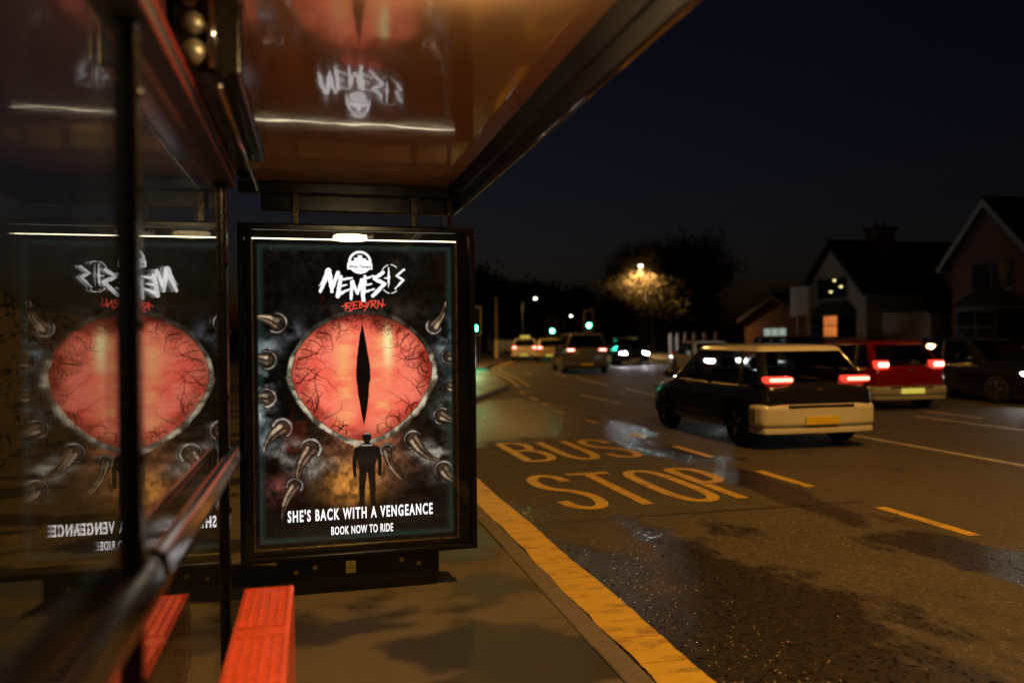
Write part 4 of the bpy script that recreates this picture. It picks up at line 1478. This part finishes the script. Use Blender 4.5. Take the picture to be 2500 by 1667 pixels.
# ------------------------------------------------------------------ traffic signals
def signal(label, x, y, zg, s=1.0):
    o = thing('traffic_signal', label, 'traffic light', (x, y, 0), R_(-12), 'green traffic signals at the junction')
    ORG[o.name] = Vector((0, 0, 0))
    MB().lathe([(.08, 0), (.08, .25), (.057, .26), (.057, zg + 1.0)], (0, .12, 0), 'z', 12).build('pole', M['pole'], o, local=True)
    # backing board with white border
    z0, z1 = zg - .32, zg + 1.02 * s
    box('backing_board', M['black'], o, -.27, .27, .0, .02, z0, z1, 0, True)
    bw = .055
    for q in ((-.32, -.27, z0 - .05, z1 + .05), (.27, .32, z0 - .05, z1 + .05), (-.27, .27, z1, z1 + .05), (-.27, .27, z0 - .05, z0)):
        box('white_border', M['whitepaint'], o, q[0], q[1], -.004, .016, q[2], q[3], 0, True)
    hd = box('signal_head', M['black'], o, -.14, .14, -.16, -.002, zg - .17, zg + .80, .02, True)
    for k, m_ in enumerate((M['green'], M['trim'], M['trim'])):
        z = zg + k * .31
        ln = MB().lathe([(.125, 0), (.118, -.012), (.02, -.022)], (0, -.161, z), 'y', 20).build('signal_lens', m_, hd, local=True, smooth=True)
        hv = MB()
        seg = 12
        pv, pf = [], []
        for i in range(seg + 1):
            an = R_(-20) + R_(220) * i / seg
            for yy in (-.163, -.33):
                pv.append((.134 * math.cos(an), yy, z + .134 * math.sin(an)))
        pf = [(2 * i, 2 * i + 1, 2 * i + 3, 2 * i + 2) for i in range(seg)]
        hv.add(pv, pf).build('hood', M['black'], hd, local=True)
    return o


signal('shorter green traffic signal above the cream estate car', 18.63, 62, 1.9)
signal('taller green traffic signal above the tall grey car', 18.58, 53, 2.2)
signal('green traffic signal mostly hidden behind the right edge of the poster panel', 7.74, 39, 1.9)
# ------------------------------------------------------------------ street furniture left of the road
def pole_thing():
    o = thing('pole', 'tall brown pole with white base at the left pavement edge', 'pole', (12.45, 55, 0))
    MB().lathe([(.12, 1.22), (.105, 1.3), (.095, 4.3), (.03, 4.33)], (12.45, 55, 0), 'z', 12).build('shaft', M['pole'], o)
    MB().lathe([(.135, 0), (.135, 1.2), (.12, 1.219)], (12.45, 55, 0), 'z', 12).build('white_base', M['whitepaint'], o)


pole_thing()
hoop = MB()
hp = [(9.0, 44, 0), (9.0, 44, 1.55), (8.93, 44, 1.75), (8.75, 44, 1.85), (7.9, 44, 1.85), (7.72, 44, 1.75), (7.65, 44, 1.55), (7.65, 44, 0)]
o = hoop.tube(hp, .06, 10).build('hoop_barrier', M['pole'], None, smooth=True)
props(o, 'brown tubular hoop barrier beside the poster panel edge', 'barrier')
bar = thing('white_fence', 'low pale boarded fence behind the taxi at the junction', 'fence', (19, 68, 0))
for i in range(9):
    box('board', M['whitepaint'], bar, 15.6 + i * .62, 16.16 + i * .62, 68, 68.05, .25, 1.15)
for i in range(4):
    box('post', M['whitepaint'], bar, 15.8 + i * 1.7, 15.92 + i * 1.7, 68.055, 68.15, 0, 1.25)

M['postpaint'] = mat('weathered_white_post', (0.17, 0.14, 0.11), 0.7, var=0.3)
# white fence posts by the right pavement
for k, (yy, xx) in enumerate(((36.4, 18.9), (35.6, 18.85), (34.76, 18.8), (33.83, 18.75), (32.82, 18.7), (31.82, 18.65))):
    s = 18.7 / 17.0
    labels = ['white post at the left end of the row under the tree, beside the silver car', 'second white post from the left end of the row under the tree', 'third white post from the left in the row under the tree',
              'fourth white post from the left in the row under the tree', 'fifth white post from the left in the row under the tree', 'rightmost white post of the row under the tree']
    p = thing('fence_post', labels[k], 'post', (17 * s, yy * s, 0), 0, 'white posts along the far pavement')
    h = 1.62
    r = .11
    MB().lathe([(r, 0), (r, h - .12), (r * .8, h - .04), (r * .3, h)], (17 * s, yy * s, 0), 'z', 10).build('shaft', M['postpaint'], p)
    MB().lathe([(r + .012, 0), (r + .012, .12)], (17 * s, yy * s, 0), 'z', 10).build('footing', M['kerb'], p)

# hanging estate board on two posts
sb = thing('notice_board', 'pale blank board on two tall posts in front of the gabled house', 'sign', (23.6, 35, 0))
f = 23.6 / 20
M['boardpaint'] = mat('dull_board', (0.24, 0.19, 0.16), 0.7)
box('board', M['boardpaint'], sb, 23.58, 23.64, 29.4 * f, 30.8 * f, 1.45 + .78 * f, 1.45 + 2.02 * f, .01)
for yy in (29.55 * f, 30.4 * f):
    box('post', M['boardpaint'], sb, 23.65, 23.74, yy - .05, yy + .05, 0, 1.45 + 1.95 * f)

# ------------------------------------------------------------------ houses
def window(h, X, y0, y1, z0, z1, lit=None, cols=2, transom=None, nm='window'):
    """window in a wall facing -X"""
    fr = MB()
    fwd = .07
    fr.box(X - .06, X + .02, y0, y1, z1 - fwd, z1).box(X - .06, X + .02, y0, y1, z0, z0 + fwd)
    o = fr.box(X - .06, X + .02, y0, y0 + fwd, z0 + fwd, z1 - fwd).box(X - .06, X + .02, y1 - fwd, y1, z0 + fwd, z1 - fwd).build(nm, M['frame'], h)
    wdt = (y1 - y0 - fwd * 2) / cols
    for c in range(cols):
        a, b = y0 + fwd + wdt * c + (.03 if c else 0), y0 + fwd + wdt * (c + 1) - (.03 if c < cols - 1 else 0)
        parts = [(z0 + fwd, z1 - fwd)] if not transom else [(z0 + fwd, transom - .03), (transom + .03, z1 - fwd)]
        for q, (p0, p1) in enumerate(parts):
            m_ = lit[c] if lit else M['panedark']
            box('pane', m_, o, X - .02, X - .01, a, b, p0, p1)
    for c in range(1, cols):
        yy = y0 + fwd + wdt * c
        box('mullion', M['frame'], o, X - .055, X + .02, yy - .03, yy + .03, z0 + fwd, z1 - fwd)
    if transom:
        box('transom', M['frame'], o, X - .05, X + .015, y0 + fwd, y1 - fwd, transom - .03, transom + .03)
    box('sill', M['barge'], o, X - .12, X + .02, y0 - .05, y1 + .05, z0 - .07, z0 - .002)
    return o


def gable_house(label, X, X2, y0, y1, eave, peak, wallm, barge):
    h = thing('house', label, 'house', (X, (y0 + y1) / 2, 0))
    ym = (y0 + y1) / 2
    MB().prism([(y0, -.15), (y1, -.15), (y1, eave), (ym, peak), (y0, eave)], X, X2, 'x').build('wall', wallm, h)
    ov = .38
    sl = (peak - eave) / ((y1 - y0) / 2)
    rf = MB()
    for s in (-1, 1):
        ye = (y0 - ov) if s < 0 else (y1 + ov)
        ze = eave - ov * sl
        t_ = .14
        rf.add([(X - ov, ye, ze), (X2 + ov, ye, ze), (X2 + ov, ym, peak + .04), (X - ov, ym, peak + .04), (X - ov, ye, ze + t_), (X2 + ov, ye, ze + t_), (X2 + ov, ym, peak + .04 + t_), (X - ov, ym, peak + .04 + t_)],
               [(0, 1, 2, 3), (4, 5, 6, 7), (0, 1, 5, 4), (1, 2, 6, 5), (2, 3, 7, 6), (3, 0, 4, 7)])
    r_ = rf.build('roof', M['tiles'], h)
    MB().tube([(X - ov, ym, peak + .2), (X2 + ov, ym, peak + .2)], .10, 6).build('ridge', M['tiles'], r_)
    for s in (-1, 1):
        ye = (y0 - ov) if s < 0 else (y1 + ov)
        ze = eave - ov * sl
        b = MB()
        b.add([(X - ov - .05, ye, ze - .16), (X - ov - .05, ym, peak - .14), (X - ov - .05, ym, peak + .17), (X - ov - .05, ye, ze + .15), (X - ov - .006, ye, ze - .16), (X - ov - .006, ym, peak - .14), (X - ov - .006, ym, peak + .17), (X - ov - .006, ye, ze + .15)],
              [(0, 1, 2, 3), (4, 5, 6, 7), (0, 1, 5, 4), (1, 2, 6, 5), (2, 3, 7, 6), (3, 0, 4, 7)])
        b.build('barge_board', barge, r_)
    return h, r_


def bay(h, X, y0, y1, z0, z1, lit):
    b = MB()
    d = .75
    pl = [(X, y0), (X - d, y0 + .55), (X - d, y1 - .55), (X, y1)]
    base = MB().prism(pl, -.1, z0, 'z').build('bay_base', M['render'], h)
    MB().prism(pl, z1, z1 + .12, 'z').build('bay_head', M['frame'], h)
    top = MB()
    q = [(X, y0 - .15), (X - d - .12, y0 + .45), (X - d - .12, y1 - .45), (X, y1 + .15)]
    p2 = [(X, y0 + .7), (X - .12, y0 + .95), (X - .12, y1 - .95), (X, y1 - .7)]
    top.add([(x, yy, z1 + .122) for x, yy in q] + [(x, yy, z1 + .85) for x, yy in p2], [(0, 1, 5, 4), (1, 2, 6, 5), (2, 3, 7, 6), (4, 5, 6, 7), (0, 3, 2, 1), (0, 4, 7, 3)])
    top.build('bay_roof', M['tiles'], h)
    window(h, X - d, y0 + .58, y1 - .58, z0, z1, lit, 2, z0 + (z1 - z0) * .52, 'bay_window')
    for a, c in ((pl[0], pl[1]), (pl[3], pl[2])):
        MB().add([(a[0], a[1], z0), (c[0], c[1], z0), (c[0], c[1], z1), (a[0], a[1], z1)], [(0, 1, 2, 3)]).build('bay_side_pane', M['panedark'], h)


h1, r1 = gable_house('pale rendered gabled house with an orange lit bay window', 30.0, 39.5, 38.9, 44.6, 4.0, 6.75, M['render'], M['tiles'])
window(h1, 29.99, 40.5, 43.2, 3.55, 4.75, None, 3, 4.35)
for yy, zz in ((41.6, 4.6), (41.0, 4.2), (41.95, 3.95)):
    MB().lathe([(.02, .06), (.09, .03), (.10, 0), (.03, -.05)], (30.35 - .4, yy, zz), 'z', 10).build('pendant_lamp', M['bulb'], h1)
bay(h1, 29.99, 39.7, 43.6, 1.25, 2.55, [M['litorange'], M['panedark']])
ch = MB().box(32.3, 33.6, 40.9, 41.9, 5.5, 7.6).build('chimney', M['brickw'], r1)
box('chimney_cap', M['tiles'], ch, 32.2, 33.7, 40.8, 42.0, 7.6, 7.75)
for xx in (32.7, 33.2):
    MB().lathe([(.13, 7.75), (.10, 8.1)], (xx, 41.4, 0), 'z', 10).build('chimney_pot', M['brickw'], ch)
# catslide wing to the right of the gable
MB().prism([(31.0, -.1), (39.4, -.1), (39.4, 2.6), (31.0, 2.6)], 35.2, 38.85, 'y').build('wing_wall', M['render'], h1)
MB().add([(30.4, 34.8, 2.5), (39.6, 34.8, 2.5), (39.6, 38.88, 6.0), (33.5, 38.88, 6.0), (30.4, 34.8, 2.65), (39.6, 34.8, 2.65), (39.6, 38.88, 6.15), (33.5, 38.88, 6.15)],
         [(0, 1, 2, 3), (4, 5, 6, 7), (0, 1, 5, 4), (1, 2, 6, 5), (2, 3, 7, 6), (3, 0, 4, 7)]).build('wing_roof', M['tiles'], h1)
box('dormer', M['render'], h1, 33.2, 34.6, 36.2, 37.6, 3.6, 4.9)
box('dormer_window', M['barge'], h1, 33.17, 33.195, 36.4, 37.4, 3.8, 4.7)

h2, r2 = gable_house('brick house with pale barge boards at the right edge', 27.0, 38, 25.2, 29.4, 4.55, 6.75, M['brickw'], M['barge'])
window(h2, 26.99, 26.2, 28.3, 3.2, 4.4, None, 2)
bay(h2, 26.99, 25.7, 28.9, .9, 2.4, [M['panedark'], M['panedark']])
box('wing_wall', M['brickw'], h2, 28.5, 37.5, 22.0, 25.15, -.1, 4.3)
MB().prism([(28.0, 4.3), (38.2, 4.3), (37.2, 7.2), (29.2, 7.2)], 20.5, 26.9, 'y').build('wing_roof', M['tiles'], h2)

h3, r3 = gable_house('low bungalow with a pale lit three-pane window', 32.0, 42, 46.6, 55.4, 2.6, 4.1, M['brickw'], M['tiles'])
window(h3, 31.99, 49.7, 52.7, .85, 1.95, [M['litwhite'], M['litwhite'], M['litwhite']], 3)
# garden walls along the far pavement, one per plot
for k, (y0, y1) in enumerate(((20.0, 25.2), (26.4, 33.0), (38.6, 46.2))):
    g = thing('garden_wall', ['low brick garden wall at the right edge before the brick house', 'low brick garden wall in front of the brick house', 'low brick garden wall below the rendered gabled house'][k], 'wall', (21.5, (y0 + y1) / 2, 0), 0, 'front garden walls')
    xo = 20.0 if y1 < 34 else 23.4
    box('brickwork', M['brickw'], g, xo, xo + .22, y0, y1, -.1, .85)
    box('coping', M['kerb'], g, xo - .04, xo + .26, y0 - .03, y1 + .03, .852, .92, .01)
    for yy in (y0 - .2, y1 + .2):
        box('pier', M['brickw'], g, xo - .06, xo + .30, yy - .16, yy + .16, -.1, 1.15)

# ------------------------------------------------------------------ trees
def branch_tree(seed, height, spread, levels=4, lean=0.0, trunk=.36, first=7, lo=.55):
    """wood tubes plus the list of twig ends"""
    rg = random.Random(seed)
    wood = MB()
    ends = []

    def grow(p, d, L, r, lv):
        n = 4
        pts, rad = [p], [r]
        q = p.copy()
        for i in range(n):
            d = (d + Vector((rg.gauss(0, .10), rg.gauss(0, .10), rg.gauss(0.03, .06)))).normalized()
            q = q + d * (L / n)
            pts.append(q.copy())
            rad.append(r * (1 - .5 * (i + 1) / n))
        wood.tube(pts, rad, 6 if lv < 2 else 4, cap=False)
        if lv >= levels:
            ends.append((pts[-1], d))
            ends.append((pts[-3], d))
            return
        k = rg.choice((3, 4, 4)) if lv > 0 else first
        for i in range(k):
            t = rg.uniform(.45, 1.0) if lv > 0 else rg.uniform(lo, 1.0)
            base = pts[min(n, int(t * n))]
            az = 2 * PI * (i + rg.random() * .7) / k
            out = Vector((math.cos(az), math.sin(az), rg.uniform(.25, .95)))
            nd = (d * .45 + out * .8).normalized()
            nd.x *= spread
            nd.y *= spread
            grow(base, nd.normalized(), L * rg.uniform(.58, .74), r * .5, lv + 1)
    grow(Vector((0, 0, 0)), Vector((lean, 0, 1)), height * trunk, height * .028, 0)
    return wood, ends


def twig_cloud(ends, seed, per, size, rad):
    """small slender leaf and twig faces spread round the branch ends"""
    rg = np.random.default_rng(seed)
    E_ = np.array([e[0] for e in ends])
    base = np.repeat(E_, per, 0) + rg.normal(0, rad, (len(E_) * per, 3))
    N = len(base)
    d = rg.normal(0, 1, (N, 3))
    d /= np.linalg.norm(d, axis=1)[:, None]
    s = np.cross(d, rg.normal(0, 1, (N, 3)))
    s /= np.linalg.norm(s, axis=1)[:, None]
    L = size * rg.uniform(.6, 1.5, (N, 1))
    Wd = L * .32
    v = np.stack([base - d * L * .5, base + s * Wd * .5, base + d * L * .5, base - s * Wd * .5], 1).reshape(-1, 3)
    me = bpy.data.meshes.new('crown')
    me.vertices.add(len(v))
    me.vertices.foreach_set('co', v.ravel())
    me.loops.add(N * 4)
    me.loops.foreach_set('vertex_index', np.arange(N * 4, dtype=np.int32))
    me.polygons.add(N)
    me.polygons.foreach_set('loop_start', np.arange(0, N * 4, 4, dtype=np.int32))
    me.update(calc_edges=True)
    return me


def tree(label, loc, height, seed, spread=1.0, per=14, size=.22, rad=.35, leaf=None, group=None, name='tree', levels=4, **kw):
    wood, ends = branch_tree(seed, height, spread, levels, **kw)
    o = thing(name, label, 'tree', loc, 0, group)
    link('trunk', wood.mesh('trunk'), M['bark'], o)
    link('crown', twig_cloud(ends, seed, per, size, rad), leaf or M['twig'], o)
    return o


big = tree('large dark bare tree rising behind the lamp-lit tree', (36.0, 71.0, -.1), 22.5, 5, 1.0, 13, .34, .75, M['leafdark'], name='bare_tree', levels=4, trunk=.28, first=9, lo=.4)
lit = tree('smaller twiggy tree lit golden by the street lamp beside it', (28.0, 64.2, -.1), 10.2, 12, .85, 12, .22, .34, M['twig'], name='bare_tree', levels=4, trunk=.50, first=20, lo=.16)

# dark trees beyond the junction
protoA = tree('dark tree mass beyond the junction, against the night sky', (0, 0, 0), 9.0, 21, 1.0, 20, .40, .55, M['leafdark'], 'dark trees beyond the junction', 'dark_tree', 3)
protoB = tree('dark tree mass beyond the junction, against the night sky', (0, 0, 0), 8.0, 33, .8, 24, .42, .5, M['leafdark'], 'dark trees beyond the junction', 'dark_tree', 3)
protos = [protoA, protoB]
spots = []
rg = random.Random(4)
px_ = [(2, 70, 1.0), (8, 78, 1.05), (14, 86, 1.1), (20, 92, 1.15), (24, 108, 1.15), (31, 118, 1.15), (33, 128, 1.25), (41, 140, 1.3), (49, 150, 1.3), (52, 138, 1.1), (46, 112, .85), (42, 95, .8), (39, 82, .75), (44, 88, .8), (50, 78, .8), (57, 84, .85), (48, 66, .7), (55, 70, .75), (46, 58, .65), (53, 60, .65), (60, 150, 1.3), (70, 140, 1.2)]
for k, (x, yy, s) in enumerate(px_):
    o = protos[k] if k < 2 else copy_tree(protos[k % 2])
    o.location = (x + rg.uniform(-1, 1), yy, -.12)
    o.rotation_euler = (0, 0, rg.uniform(0, 6.28))
    o.scale = (s * 1.5, s * 1.5, s * rg.uniform(1.3, 1.6))


# ------------------------------------------------------------------ hedges
def hedge(label, x0, x1, y0, y1, h, n, seed, size=.12):
    o = thing('hedge', label, 'hedge', ((x0 + x1) / 2, (y0 + y1) / 2, 0), 0, 'clipped dark hedges')
    rg_ = np.random.default_rng(seed)
    box('branches', M['bark'], o, x0 + .12, x1 - .12, y0 + .12, y1 - .12, -.1, h - .15)
    base = np.stack([rg_.uniform(x0, x1, n) - (x0 + x1) / 2, rg_.uniform(y0, y1, n) - (y0 + y1) / 2, rg_.uniform(0, h, n) ** 1.0], 1)
    ends = [(tuple(b_), None) for b_ in base]
    link('foliage', twig_cloud(ends, seed, 1, size, .05), M['leafdark'], o)


hedge('added dark hedge blocking the sky behind the shelter glass wall', -4.6, -3.4, -3, 30, 2.0, 26000, 3, .14)  # this one is added to block the sky seen through the glass
hedge('dark hedge in front of the bungalow', 29.3, 30.2, 47.5, 49.2, 1.2, 4000, 5, .12)

# loose grit and leaf scraps on the carriageway and in the gutter
gr = np.random.default_rng(9)
NG = 900
gx = np.where(gr.random(NG) < .5, gr.uniform(1.78, 2.4, NG), gr.uniform(1.8, 7.5, NG))
gy = 2.6 + gr.random(NG) ** 1.6 * 10
gb_ = MB()
for i in range(NG):
    r = gr.uniform(.003, .008)
    c0 = Vector((gx[i], gy[i], RZ + .004))
    gb_.add([c0 + Vector((math.cos(a) * r * gr.uniform(.7, 1.3), math.sin(a) * r * gr.uniform(.7, 1.3), 0)) for a in (0, 1.6, 3.1, 4.7)] + [c0 + Vector((0, 0, r * .9))], [(0, 1, 4), (1, 2, 4), (2, 3, 4), (3, 0, 4)])
M['grit'] = mat('pale_grit', (0.30, 0.25, 0.17), 0.7, var=0.6, scale=300, obj=False)
props(gb_.build('grit', M['grit']), 'loose grit scattered over the bus bay', 'grit', kind='stuff')
